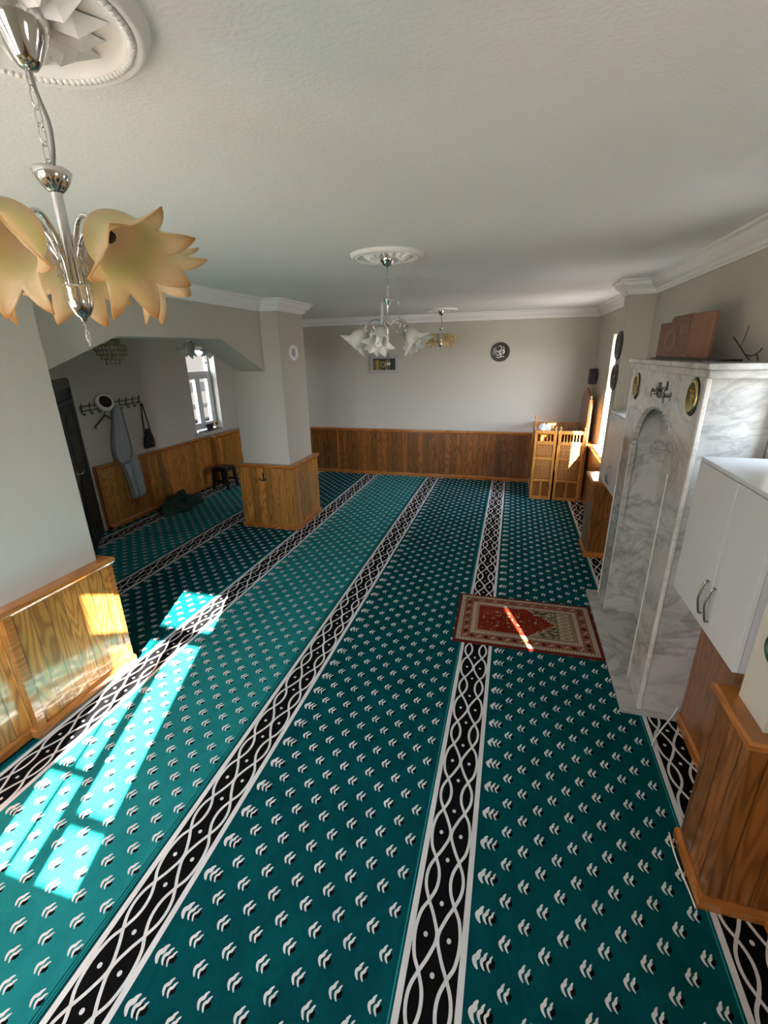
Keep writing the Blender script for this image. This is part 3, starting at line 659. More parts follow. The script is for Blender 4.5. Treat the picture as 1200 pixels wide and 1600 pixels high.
# ================================================================== PULPIT
pu = thing('pulpit', 'carved amber wood preacher pulpit in the far right corner', 'pulpit', (0.7, 7.05, 0.002))
def frame_panel(x0, x1, y, zs_, parent, kinds, th=0.04):   # stiles and rails of a framed leaf, plus its panels
    mb = MB(); w = 0.036
    mb.box(x0, x0 + w, y, y + th, 0.0, 1.0).box(x1 - w, x1, y, y + th, 0.0, 1.0)
    for a, b in zs_: mb.box(x0 + w, x1 - w, y, y + th, a, b)
    return mb
leaves = ((0.345, 0.635), (0.660, 1.010))
RAILS = [(0.0, 0.045), (0.270, 0.300), (0.585, 0.622), (0.800, 0.845), (0.955, 1.0)]
for li, (x0, x1) in enumerate(leaves):
    lf = frame_panel(x0, x1, 6.63, RAILS, pu, None).build('door_leaf' if li == 0 else 'front_panel', 'minbar', pu, bevel=0.004)
    for a, b in ((0.300, 0.585), (0.622, 0.800)):
        p = MB().box(x0 + 0.036, x1 - 0.036, 6.645, 6.655, a, b).build('carved_panel', 'minbar_panel', lf)
        mb = MB(); xa, xb = x0 + 0.046, x1 - 0.046; za_, zb_ = a + 0.010, b - 0.010; n = max(3, round((xb - xa) / 0.055)); mz = max(3, round((zb_ - za_) / 0.055))
        for i in range(n):
            for j in range(mz):
                cx = xa + (xb - xa) * (i + 0.5) / n; cz = za_ + (zb_ - za_) * (j + 0.5) / mz; r = min((xb - xa) / n, (zb_ - za_) / mz) * 0.48
                mb.tube([(cx + r * math.cos(q * math.pi / 4), 6.643, cz + r * math.sin(q * math.pi / 4)) for q in range(8)], 0.0032, 5, closed=True)
                mb.tube([(cx - r, 6.643, cz - r), (cx + r, 6.643, cz + r)], 0.0028, 5).tube([(cx - r, 6.643, cz + r), (cx + r, 6.643, cz - r)], 0.0028, 5)
        mb.build('tracery', 'minbar_trace', p)
    MB().box(x0 + 0.036, x1 - 0.036, 6.648, 6.658, 0.045, 0.270).build('plain_panel', 'minbar_panel', lf)
    MB().box((x0 + x1) / 2 - 0.014, (x0 + x1) / 2 + 0.014, 6.638, 6.660, 0.045, 0.270).build('muntin', 'minbar', lf, bevel=0.002)
    n = 5 if li == 0 else 7
    for i in range(1, n):
        x = x0 + 0.036 + (x1 - x0 - 0.072) * i / n
        MB().lathe([(0.0085, 0.845), (0.0085, 0.86), (0.005, 0.868), (0.0085, 0.90), (0.005, 0.932), (0.0085, 0.94), (0.0085, 0.955)], 8, Matrix.Translation((x, 6.65, 0))).build('spindle', 'minbar', lf)
    for x in (x0 + 0.018, x1 - 0.018):
        if li == 0 and x < 0.4: continue
        MB().lathe([(0.014, 1.0), (0.014, 1.006), (0.006, 1.014), (0.014, 1.030), (0.0165, 1.040), (0.012, 1.052), (0.001, 1.058)], 12, Matrix.Translation((x, 6.65, 0))).build('finial', 'minbar', pu)
# sides and rear rail
sd = MB().box(0.345, 0.375, 6.67, 7.50, 0.0, 0.10).box(0.345, 0.375, 6.67, 7.50, 0.80, 0.845).box(0.345, 0.375, 6.67, 7.50, 0.955, 1.0).box(0.352, 0.368, 6.67, 7.50, 0.10, 0.80).build('side_panel', 'minbar', pu, bevel=0.003)
for i in range(1, 15): MB().lathe([(0.008, 0.845), (0.005, 0.868), (0.008, 0.90), (0.005, 0.932), (0.008, 0.955)], 8, Matrix.Translation((0.36, 6.67 + 0.83 * i / 15, 0))).build('spindle', 'minbar', sd)
rp = MB().box(0.375, 1.0, 7.47, 7.50, 0.955, 1.0).box(0.375, 1.0, 7.47, 7.50, 0.82, 0.855).build('rear_rail', 'minbar', pu, bevel=0.003)
for i in range(1, 16): MB().lathe([(0.008, 0.855), (0.005, 0.87), (0.008, 0.905), (0.005, 0.94), (0.008, 0.955)], 8, Matrix.Translation((0.375 + 0.625 * i / 16, 7.485, 0))).build('spindle', 'minbar', rp)
MB().lathe([(0.012, 1.0), (0.006, 1.012), (0.013, 1.05), (0.008, 1.10), (0.012, 1.12), (0.015, 1.145), (0.001, 1.175)], 12, Matrix.Translation((0.36, 7.05, 0))).build('finial', 'minbar', pu)
MB().box(0.375, 1.0, 6.68, 7.46, 0.40, 0.43).build('floor_board', 'minbar_panel', pu)
# tall pointed backrest against the right wall
bk = [(6.72, 0.0), (7.49, 0.0), (7.49, 1.33)] + [(7.105 + 0.385 * math.cos(t), 1.33 + 0.17 * math.sin(t) ** 1.1 + 0.05 * (t / (math.pi / 2)) ** 3) for t in [math.pi / 2 * i / 10 for i in range(1, 11)]]
bk += [(2 * 7.105 - y, z) for y, z in reversed(bk[3:-1])] + [(6.72, 1.33)]
bo = MB().prism(bk, 'x', 1.012, 1.036).build('backrest', 'minbar_panel', pu)
MB().box(1.000, 1.045, 6.68, 6.722, 0.0, 1.42).build('back_post', 'minbar', pu, bevel=0.004)
MB().lathe([(0.012, 1.42), (0.006, 1.428), (0.018, 1.445), (0.018, 1.458), (0.006, 1.472), (0.001, 1.485)], 12, Matrix.Translation((1.022, 6.70, 0))).build('finial', 'gold', pu)
mb = MB(); mb.tube([(1.024, 7.105, 1.548), (1.024, 7.105, 1.575)], 0.005, 6); mb.tube([(1.024, 7.105 + 0.016 * math.cos(a), 1.592 + 0.016 * math.sin(a)) for a in [math.radians(d) for d in range(120, 421, 25)]], 0.004, 6); mb.build('crescent_finial', 'gold', pu)
pu.location.z += 0.0022
# cloth draped inside the pulpit over its left rail
def heap(name, mat, c, sx, sy, h, seed, nu=30, nv=12, lump=0.18):
    r = random.Random(seed); ph = [(r.uniform(0, 6.28), r.randint(2, 6), r.uniform(0.4, 1)) for _ in range(5)]
    def P(i, j):
        a = 2 * math.pi * i / nu; t = j / (nv - 1)
        k = 1 + lump * sum(w * math.sin(n * a + p + 4 * t) for p, n, w in ph) / 2.5
        rad = math.cos(t * math.pi / 2) ** 0.6 * k; z = math.sin(t * math.pi / 2) ** 0.9 * h * (1 + lump * math.sin(3 * a + 5 * t + ph[0][0]) + 0.35 * math.sin(a + ph[1][0]) * t)
        return (c[0] + sx * rad * math.cos(a), c[1] + sy * rad * math.sin(a), c[2] + max(0.0, z))
    mb = MB().grid(P, nu, nv, True); return mb.build(name, mat, origin=c)
o = heap('folded_cloth', 'print_cloth', (0.475, 6.80, 0.985), 0.088, 0.10, 0.07, 5); tag(o, 'white printed cloth lying over the front of the wooden pulpit', 'cloth')
MB().box(0.385, 0.60, 6.70, 6.95, 0.955, 0.983).build('lectern_shelf', 'minbar_panel', pu, bevel=0.003)

# ================================================================== THINGS ON THE WALLS
sp = thing('loudspeaker', 'small black loudspeaker high in the corner above the pulpit', 'speaker', (1.09, 7.26, 1.58))
MB().box(1.035, 1.135, 7.20, 7.32, 1.585, 1.80).build('housing', 'black', sp, bevel=0.012)
MB().box(1.045, 1.125, 7.194, 7.20, 1.60, 1.785).build('grille', 'bag', sp, bevel=0.004)
MB().box(1.12, 1.15, 7.24, 7.28, 1.66, 1.72).build('bracket', 'black_metal', sp)

def plaque(name, label, mtx, r, group=None, strokes=None, cat='plaque', rim=False):
    o = thing(name, label, cat, mtx.translation, group)
    L = Matrix.Translation(-mtx.translation) @ mtx
    MB().lathe([(0.001, 0.006), (r * 0.86, 0.006), (r * 0.88, 0.012), (r * 0.94, 0.018), (r, 0.010), (r, 0.0), (0.001, 0.0)], 40, L).build('disc', 'plaque', o, local=True)
    MB().lathe([(r * 0.80, 0.0065), (r * 0.81, 0.011), (r * 0.84, 0.011), (r * 0.85, 0.0065)], 40, L).build('inner_ring', 'plaque_rim', o, local=True)
    if strokes:
        mb = MB()
        for pts, w in strokes:
            c = cr([(p[0] * r, p[1] * r) for p in pts], 4)
            ws = [w * r * (0.45 + 0.55 * math.sin(math.pi * (i + 0.5) / len(c))) for i in range(len(c))]
            mb.tube([L @ Vector((p.x, p.y, 0.009)) for p in c], [x / 2 for x in ws], 6)
        mb.build('calligraphy', 'plaque_rim' if rim else 'white_cloth', o, local=True)
    return o
def face_y(x, y, z): return Matrix(((1, 0, 0, x), (0, 0, -1, y), (0, 1, 0, z), (0, 0, 0, 1)))   # disc facing -y
STR = [([(-0.42, -0.50), (-0.15, -0.58), (0.10, -0.42), (0.02, -0.15), (-0.25, -0.05)], 0.12), ([(-0.48, 0.12), (-0.10, 0.02), (0.25, 0.18), (0.44, 0.05), (0.36, -0.22)], 0.13),
       ([(-0.30, 0.50), (-0.02, 0.62), (0.12, 0.40), (-0.18, 0.10)], 0.10), ([(0.30, 0.60), (0.38, 0.20), (0.28, -0.30)], 0.10), ([(-0.52, -0.18), (-0.20, -0.32), (0.30, 0.02)], 0.10), ([(0.12, -0.55), (0.30, -0.46), (0.46, -0.52)], 0.08)]
plaque('calligraphy_plaque', 'round black plaque with white calligraphy on the far wall', face_y(-0.23, 7.598, 2.045), 0.142, None, STR)
for z, r, l in ((2.085, 0.128, 'upper round dark plaque seen edge on beside the corner window'), (1.80, 0.122, 'lower round dark plaque seen edge on beside the corner window')):
    plaque('round_plaque', l, face_left(0.9285, 4.885, z), r, 'plaques on the far pier', [(p, w) for p, w in STR], rim=True)
plaque('green_plaque', 'dark green round plaque at right picture edge above near pine cladding', face_left(0.8885, 1.505, 1.125), 0.054).children[0].data.materials[0] = M['green']

pf = thing('picture_frame', 'silver framed dark gold picture on the far wall behind the white chandelier', 'picture', (-2.10, 7.6, 1.885))
x0, x1, z0, z1, y = -2.34, -1.86, 1.75, 2.02, 7.575
mb = MB(); bw = 0.045
mb.box(x0, x1, y, 7.6, z0, z0 + bw).box(x0, x1, y, 7.6, z1 - bw, z1).box(x0, x0 + bw, y, 7.6, z0 + bw, z1 - bw).box(x1 - bw, x1, y, 7.6, z0 + bw, z1 - bw).build('frame', 'silver', pf, bevel=0.006)
MB().box(x0 + bw, x1 - bw, 7.588, 7.6, z0 + bw, z1 - bw).build('picture', 'pic_dark', pf)
mb = MB()
for a, b, c, d in ((0.09, 0.15, 0.02, 0.17), (0.055, 0.07, 0.02, 0.17), (0.28, 0.30, 0.02, 0.17), (0.325, 0.335, 0.01, 0.165), (0.165, 0.175, 0.02, 0.165), (0.262, 0.272, 0.02, 0.165)):
    mb.box(x0 + a, x0 + b, 7.586, 7.589, z0 + c + 0.02, z0 + d + 0.03)
for rx_, rz_ in ((0.040, 0.045), (0.026, 0.030)): mb.tube([(x0 + 0.2185 + rx_ * math.cos(2 * math.pi * i / 20), 7.587, z0 + 0.13 + rz_ * math.sin(2 * math.pi * i / 20)) for i in range(20)], 0.006, 6, closed=True)
mb.build('gilded_pattern', 'pic_gold', pf)
# oval plaster frame on the column
ov = thing('oval_wall_ornament', 'small white oval ring on the right face of the column', 'ornament', (-2.5, 5.07, 2.08))
def ell(ry, rz, x, n=32): return [(x, 5.07 + ry * math.cos(2 * math.pi * i / n), 2.08 + rz * math.sin(2 * math.pi * i / n)) for i in range(n)]
MB().tube(ell(0.098, 0.075, -2.494), 0.012, 8, closed=True).build('outer_ring', 'plaster', ov)
MB().prism([(p[1], p[2]) for p in ell(0.085, 0.062, 0)], 'x', -2.5, -2.496).build('backing', 'plaster', ov)
MB().prism([(p[1], p[2]) for p in ell(0.04, 0.045, 0)], 'x', -2.496, -2.492).build('centre', 'silver', ov)
# black coat hook on the column cladding
hk = thing('coat_hook', 'small black anchor shaped hook on the column cladding', 'hook', (-2.845, 4.70, 0.665))
mb = MB(); mb.box(-2.853, -2.837, 4.692, 4.699, 0.63, 0.70); mb.tube(cr([(-2.888, 4.668, 0.655), (-2.878, 4.672, 0.630), (-2.845, 4.684, 0.620), (-2.812, 4.672, 0.630), (-2.802, 4.668, 0.655)], 4), 0.0075, 6); mb.ball((-2.845, 4.688, 0.708), 0.012)
mb.build('hook', 'black_metal', hk)

# carved wooden book panels and twig standing on the mihrab cornice
bk_ = thing('carved_book_stand', 'brown carved wooden folding book panel standing on the marble cornice', 'wood carving', (0.95, 2.85, 1.985))
def board(name, p, q, h, t, mat, step=None):
    p, q = Vector(p), Vector(q); L = (q - p).length; d = (q - p).normalized(); n = Vector((d.y, -d.x))
    Mt = Matrix(((d.x, n.x, 0, p.x), (d.y, n.y, 0, p.y), (0, 0, 1, 1.995), (0, 0, 0, 1)))
    mb = MB(); out = [(0, 0), (L, 0), (L, h), (0, h)] if not step else [(0, 0), (L, 0), (L, h), (step * L + 0.035, h), (step * L, h - 0.030), (0, h - 0.030)]
    k = len(out); vs = [Mt @ Vector((a, 0, z)) for a, z in out] + [Mt @ Vector((a, t, z)) for a, z in out]
    mb.add(vs, [tuple(range(k)), tuple(range(2 * k - 1, k - 1, -1))] + [(i, (i + 1) % k, k + (i + 1) % k, k + i) for i in range(k)])
    return mb.build(name, mat, bk_, bevel=0.004), Mt, L
b1, Mt, L1 = board('carved_panel', (0.925, 3.55), (0.95, 3.06), 0.238, 0.022, 'book_wood', 0.36)
mb = MB()
oc = (0.21, 0.105)
for r in (1.0, 0.72): mb.tube([Mt @ Vector((oc[0] + 0.085 * r * math.cos(2 * math.pi * i / 20), 0.022, oc[1] + 0.06 * r * math.sin(2 * math.pi * i / 20))) for i in range(20)], 0.0035, 5, closed=True)
for k in range(3): mb.tube([Mt @ Vector((0.02 + k * 0.018, 0.022, 0.17)), Mt @ Vector((0.06 + k * 0.018, 0.022, 0.12))], 0.003, 5)
for k in range(4): mb.tube([Mt @ Vector((0.34 + k * 0.035, 0.022, 0.20)), Mt @ Vector((0.36 + k * 0.035, 0.022, 0.14))], 0.003, 5)
mb.tube([Mt @ Vector((0.01, 0.022, 0.02)), Mt @ Vector((L1 - 0.01, 0.022, 0.02))], 0.004, 5)
mb.build('carving', 'book_trace', b1)
board('folding_panel', (0.95, 3.052), (0.995, 2.88), 0.236, 0.022, 'book_wood2')
MB().box(0.90, 1.08, 2.72, 3.66, 1.985, 1.995).build('base_board', 'black', bk_)
tw = MB(); tw.tube(cr([(1.055, 2.820, 2.10), (1.065, 2.790, 2.075), (1.075, 2.765, 2.05), (1.085, 2.720, 2.015), (1.09, 2.680, 1.992)], 4), 0.0035, 6)
tw.tube(cr([(1.075, 2.765, 2.05), (1.085, 2.770, 2.09), (1.092, 2.765, 2.15)], 4), 0.002, 5); tw.tube(cr([(1.083, 2.730, 2.02), (1.10, 2.690, 2.01), (1.112, 2.650, 2.03), (1.115, 2.640, 2.045)], 4), 0.0028, 5); tw.tube(cr([(1.108, 2.660, 2.02), (1.118, 2.670, 2.00), (1.12, 2.660, 1.989)], 3), 0.003, 5)
tag(tw.build('dry_twig', 'twig', origin=(1.09, 2.72, 1.985)), 'thin dry twig beside the carved wood on the marble cornice', 'twig')

# cables by the near pier
tag(MB().tube(cr([(0.872, 2.20, 0.008), (0.91, 2.26, 0.03), (0.955, 2.31, 0.06), (1.00, 2.36, 0.085), (1.045, 2.42, 0.11)], 6), 0.0045, 8).build('white_cable', 'cable', origin=(0.95, 2.3, 0)), 'white cable sticking out across the floor band near the marble plinth', 'cable')
tag(MB().tube(cr([(0.820, 1.70, 0.005), (0.815, 1.62, 0.005), (0.818, 1.54, 0.005), (0.827, 1.44, 0.005), (0.829, 1.40, 0.005)], 5), 0.0038, 8).build('floor_cable', 'cable', origin=(0.82, 1.6, 0)), 'thin white cable along the foot of the near pine clad pier', 'cable')

# ================================================================== CEILING ROSES AND CHANDELIERS
def medallion():
    o = thing('ceiling_medallion', 'x', 'ceiling rose')
    o.location = (0, 0, CZ)
    MB().lathe([(0.001, -0.004), (0.172, -0.004), (0.177, -0.014), (0.186, -0.020), (0.194, -0.016), (0.204, -0.024), (0.216, -0.018), (0.222, -0.007), (0.225, 0.0)], 64).build('disc', 'plaster', o, local=True)
    mb = MB()
    for i in range(96):
        a = 2 * math.pi * i / 96; mb.ball((0.188 * math.cos(a), 0.188 * math.sin(a), -0.0195), 0.0062, 6, (1.25, 1.25, 0.9))
    mb.build('bead_ring', 'plaster', o, local=True)
    for i in range(16):
        a = 2 * math.pi * (i + 0.3) / 16; R = Matrix.Rotation(a, 4, 'Z'); r1 = 0.160 if i % 2 else 0.150; w = 0.026 if i % 2 else 0.019
        vs = [R @ Vector(p) for p in ((0.035, -0.006, -0.006), (0.105, -w, -0.006), (r1, 0, -0.006), (0.105, w, -0.006), (0.035, 0.006, -0.006), (0.04, 0, -0.018), (0.105, 0, -0.034), (0.105, -w * 0.5, -0.022), (0.105, w * 0.5, -0.022))]
        MB().add(vs, [(0, 1, 7, 6, 5), (1, 2, 7), (7, 2, 6), (6, 2, 8), (8, 2, 3), (5, 6, 8, 3, 4)]).build('leaf', 'plaster', o, local=True)
    return o
med = medallion(); MG = 'white plaster ceiling roses'
LAMPS = [(-0.858, 0.80), (-0.80, 3.0), (-1.04, 6.79)]
for k, ((x, y), l) in enumerate(zip(LAMPS, ('white plaster ceiling rose in the top left corner, nearest of three', 'white plaster ceiling rose above the white glass chandelier', 'white plaster ceiling rose near the far wall, farthest of three'))):
    m = med if k == 0 else copy_tree(med)
    m.location = (x - (0.022 if k == 0 else 0), y, CZ); m['label'] = l; m['group'] = MG

def petal_shade(name, mat, L=0.16, r0=0.018, r1=0.06, r2=0.095, lobes=6, cut=0.30, point=1.0, flare=0.02, parent=None):
    nu, nv = lobes * 10, 12
    def P(i, j):
        a = 2 * math.pi * i / nu; ph = (i % 10) / 10; s = abs(2 * ph - 1)              # 1 at the notch, 0 at the tip
        t = j / (nv - 1); lt = 1 - cut * (s ** point)
        tt = t * lt
        r = r0 + (r1 - r0) * math.sin(min(1, tt / 0.42) * math.pi / 2) ** 0.8 + (r2 - r1) * max(0, (tt - 0.3) / 0.7) ** 1.4
        r += flare * max(0, tt - 0.7) * (1 - s) * 3 - 0.010 * s * max(0, tt - 0.35)
        return Vector((r * math.cos(a), r * math.sin(a), tt * L))
    o = MB().grid(P, nu, nv, True).build(name, mat, parent, local=True)
    solidify(o, 0.0028); return o
def orient(o, pos, axis, spin=0.0):
    q = Vector(axis).to_track_quat('Z', 'Y'); o.matrix_basis = Matrix.Translation(pos) @ q.to_matrix().to_4x4() @ Matrix.Rotation(spin, 4, 'Z')

def chain_links(mb, z0, z1, n, ax=0.0, rx=0.0055, w=0.0013):
    L = (z1 - z0) / n * 1.28
    for i in range(n):
        zc = z0 + (z1 - z0) * (i + 0.5) / n; t = i % 2
        pts = []
        for k in range(16):
            a = 2 * math.pi * k / 16; u = rx * math.cos(a); v = (L / 2) * math.sin(a)
            pts.append((ax + (u if t else 0), (0 if t else u), zc + v))
        mb.tube(pts, w, 6, closed=True)

def amber_lamp():
    o = thing('chandelier', 'x', 'chandelier', (0, 0, CZ))        # local z measured down from the ceiling
    MB().lathe([(0.001, -0.006), (0.045, -0.006), (0.048, -0.012), (0.046, -0.030), (0.034, -0.055), (0.022, -0.078), (0.014, -0.088), (0.001, -0.090)], 32).build('canopy', 'chrome', o, local=True)
    mb = MB(); chain_links(mb, -0.250, -0.088, 6, -0.002, 0.007, 0.0013); mb.build('chain', 'chrome', o, local=True)
    MB().tube(cr([(0.002, 0, -0.085), (0.005, 0, -0.12), (0.014, 0.004, -0.165), (0.012, 0.003, -0.205), (0.004, 0, -0.24), (0.002, 0, -0.252)], 5), 0.0033, 8).build('cord', 'steel', o, local=True)
    MB().lathe([(0.001, -0.262), (0.010, -0.262), (0.013, -0.258), (0.020, -0.250), (0.030, -0.236), (0.033, -0.240), (0.026, -0.256), (0.017, -0.268), (0.010, -0.274), (0.001, -0.274)], 24).build('cup', 'chrome', o, local=True)
    MB().lathe([(0.010, -0.268), (0.010, -0.435)], 20).build('stem', 'chrome', o, local=True)
    MB().lathe([(0.001, -0.430), (0.024, -0.430), (0.026, -0.435), (0.024, -0.439), (0.025, -0.452), (0.022, -0.470), (0.014, -0.485), (0.006, -0.491), (0.005, -0.496), (0.001, -0.498)], 32).build('hub', 'chrome', o, local=True)
    d = MB().lathe([(0.001, -0.498), (0.0025, -0.503), (0.001, -0.509), (0.004, -0.518), (0.005, -0.528), (0.001, -0.545)], 8).build('crystal_drop', 'crystal', o, local=True)
    for k in range(5):
        a = math.radians(AMB_ROT + 72 * k); c, s = math.cos(a), math.sin(a)
        def Q(r, z): return (c * r, s * r, z)
        arm = MB().tube(cr([Q(0.016, -0.432), Q(0.018, -0.39), Q(0.026, -0.352), Q(0.045, -0.322), Q(0.068, -0.318), Q(0.092, -0.338), Q(0.100, -0.352)], 6), 0.0045, 8).build('arm', 'chrome', o, local=True)
        sc = MB()
        sc.tube(cr([Q(0.017, -0.40), Q(0.030, -0.365), Q(0.055, -0.343), Q(0.082, -0.338)], 5), 0.0022, 6)
        sc.tube(cr([Q(0.024, -0.38), Q(0.040, -0.352), Q(0.060, -0.33)], 5), 0.0018, 6)
        sc.build('scroll', 'chrome', arm, local=True)
        for zz, rr_ in ((-0.365, 0.034), (-0.385, 0.031), (-0.405, 0.029)):
            p = MB(); p.lathe([(0.0006, 0.010), (0.0035, 0.002), (0.0012, -0.009), (0.0003, -0.010)], 6, Matrix.Translation(Q(rr_, zz))); p.build('crystal_bead', 'crystal', arm, local=True)
        sh = petal_shade('shade', 'amber', 0.138, 0.020, 0.052, 0.080, 7, 0.21, 1.35, 0.035, o)
        orient(sh, Q(0.092, -0.336), (c * 0.80, s * 0.80, -0.60), 0.3)
        cp = MB().lathe([(0.001, -0.002), (0.014, -0.002), (0.020, 0.006), (0.018, 0.012), (0.001, 0.013)], 16).build('socket', 'black', o, local=True)
        orient(cp, Q(0.095, -0.339), (c * 0.80, s * 0.80, -0.60))
        bl = MB().lathe([(0.001, 0.012), (0.010, 0.014), (0.011, 0.034), (0.001, 0.036)], 14).build('lamp_holder', 'black', cp, local=True)
    return o
AMB_ROT = -8
al = amber_lamp(); al.location = (LAMPS[0][0], LAMPS[0][1], CZ)
tag(al, 'chrome chandelier with amber petal glass shades at top left, closest to camera', 'chandelier', 'amber glass chandeliers')
a2 = copy_tree(al); a2.location = (LAMPS[2][0], LAMPS[2][1], CZ); a2.rotation_euler.z = math.radians(25)
a2['label'] = 'small distant chrome chandelier with amber glass shades before the far wall'

def tulip_lamp(label, loc, rot, dz=0.0):
    o = thing('chandelier', label, 'chandelier', (loc[0], loc[1], CZ), None)
    MB().lathe([(0.001, -0.006), (0.042, -0.006), (0.046, -0.014), (0.042, -0.036), (0.026, -0.058), (0.008, -0.066), (0.001, -0.067)], 28).build('canopy', 'chrome', o, local=True)
    MB().tube([(0, 0, -0.065), (0, 0, -0.16)], 0.0028, 8).build('cord', 'steel', o, local=True)
    mb = MB(); chain_links(mb, -0.250, -0.155, 4, 0, 0.006, 0.0016); mb.build('chain', 'chrome', o, local=True)
    MB().lathe([(0.001, -0.248), (0.020, -0.248), (0.030, -0.240), (0.026, -0.256), (0.014, -0.266), (0.008, -0.285), (0.006, -0.36), (0.016, -0.375), (0.022, -0.388), (0.016, -0.402), (0.010, -0.41), (0.009, -0.50), (0.016, -0.51), (0.020, -0.525), (0.016, -0.540), (0.004, -0.548), (0.003, -0.62), (0.001, -0.62)], 24).build('stem', 'chrome', o, local=True)
    MB().ball((0, 0, -0.632), 0.013, 12).build('crystal_ball', 'crystal', o, local=True)
    for k in range(3):
        a = math.radians(20 + 120 * k); c, s = math.cos(a), math.sin(a)
        q = MB().tube(cr([(0, 0, -0.262), (c * 0.03, s * 0.03, -0.250), (c * 0.06, s * 0.06, -0.258), (c * 0.072, s * 0.072, -0.275)], 5), 0.003, 6).build('hook_arm', 'chrome', o, local=True)
        MB().lathe([(0.002, -0.275), (0.0045, -0.29), (0.004, -0.345), (0.008, -0.36), (0.010, -0.372), (0.001, -0.39)], 8, Matrix.Translation((c * 0.072, s * 0.072, 0))).build('crystal_drop', 'crystal', q, local=True)
    for k in range(5):
        a = math.radians(rot + 72 * k); c, s = math.cos(a), math.sin(a)
        def Q(r, z): return (c * r, s * r, z)
        ar = MB().tube(cr([Q(0.012, -0.405), Q(0.05, -0.372), Q(0.095, -0.366), Q(0.135, -0.392), Q(0.150, -0.425)], 6), 0.005, 8).build('arm', 'chrome', o, local=True)
        MB().tube(cr([Q(0.03, -0.40), Q(0.055, -0.425), Q(0.085, -0.42), Q(0.095, -0.395)], 5), 0.0025, 6).build('scroll', 'chrome', ar, local=True)
        for rr_ in (0.07, 0.105):
            MB().lathe([(0.001, -0.385), (0.002, -0.40), (0.006, -0.43), (0.003, -0.455), (0.0005, -0.46)], 7, Matrix.Translation(Q(rr_, 0))).build('crystal_drop', 'crystal', ar, local=True)
        sk = MB().lathe([(0.001, -0.02), (0.013, -0.02), (0.016, 0.0), (0.020, 0.012), (0.001, 0.013)], 16).build('socket', 'chrome', o, local=True)
        ax = (c * 0.66, s * 0.66, -0.75)
        orient(sk, Q(0.152, -0.428), ax)
        sh = petal_shade('shade', 'frosted', 0.120, 0.020, 0.045, 0.064, 6, 0.13, 2.2, 0.045, o)
        orient(sh, Q(0.154, -0.430), ax, 0.2)
        cf = MB(); cf.lathe([(0.001, 0.02), (0.018, 0.02), (0.018, 0.05), (0.001, 0.052)], 12)
        cf.tube([(0.016 * math.cos(t * 0.55), 0.016 * math.sin(t * 0.55), 0.054 + 0.0011 * t) for t in range(58)], 0.0055, 6)
        cb = cf.build('spiral_bulb', 'cfl', o, local=True); orient(cb, Q(0.154, -0.430), ax)
    return o
tulip_lamp('chrome chandelier with white frosted tulip shades, middle of the room', LAMPS[1], -18)
tulip_lamp('white glass chandelier half hidden behind the haunch of the arch beam', (-3.34, 4.58), 30)

# crystal chandelier in the alcove
cc = thing('crystal_chandelier', 'small tiered crystal chandelier glimpsed under the arch beam', 'chandelier', (-3.66, 3.63, CZ))
MB().lathe([(0.001, -0.006), (0.05, -0.006), (0.045, -0.03), (0.001, -0.035)], 20).build('canopy', 'brass', cc, local=True)
MB().tube([(0, 0, -0.03), (0, 0, -0.56)], 0.006, 8).build('rod', 'brass', cc, local=True)
rg = MB(); cs = MB(); rr = random.Random(4)
for r, z, n in ((0.045, -0.36, 10), (0.085, -0.40, 16), (0.135, -0.45, 24), (0.125, -0.49, 22), (0.095, -0.53, 16), (0.06, -0.57, 10)):
    rg.tube([(r * math.cos(2 * math.pi * i / 28), r * math.sin(2 * math.pi * i / 28), z) for i in range(28)], 0.004, 6, closed=True)
    rg.tube([(-r, 0, z), (r, 0, z)], 0.003, 5)
    for i in range(n):
        a = 2 * math.pi * (i + rr.random() * 0.3) / n
        for q in range(2):
            cs.lathe([(0.0005, 0.012), (0.008, 0.0), (0.0005, -0.016)], 6, Matrix.Translation((r * math.cos(a), r * math.sin(a), z - 0.016 - 0.026 * q)))
rg.build('tier_frame', 'brass', cc, local=True); tag(cs.build('crystal_strands', 'smoky', cc, local=True), kind='stuff')
mb = MB()
for i in range(5):
    a = 2 * math.pi * i / 5; mb.lathe([(0.001, 0.0), (0.008, 0.002), (0.008, 0.03), (0.001, 0.04)], 10, Matrix.Translation((0.06 * math.cos(a), 0.06 * math.sin(a), -0.44)))
mb.build('candle_bulbs', 'gold', cc, local=True)

# tiny hooks in the ceiling
for (x, y), l in (((-0.62, 1.78), 'tiny white ceiling hook left of centre before the white chandelier'), ((0.06, 1.79), 'tiny white ceiling hook right of centre')):
    tag(MB().tube(cr([(x, y, CZ), (x, y, CZ - 0.012), (x + 0.005, y, CZ - 0.018), (x + 0.008, y, CZ - 0.012)], 3), 0.002, 6).build('ceiling_hook', 'plaster', origin=(x, y, CZ)), l, 'hook')

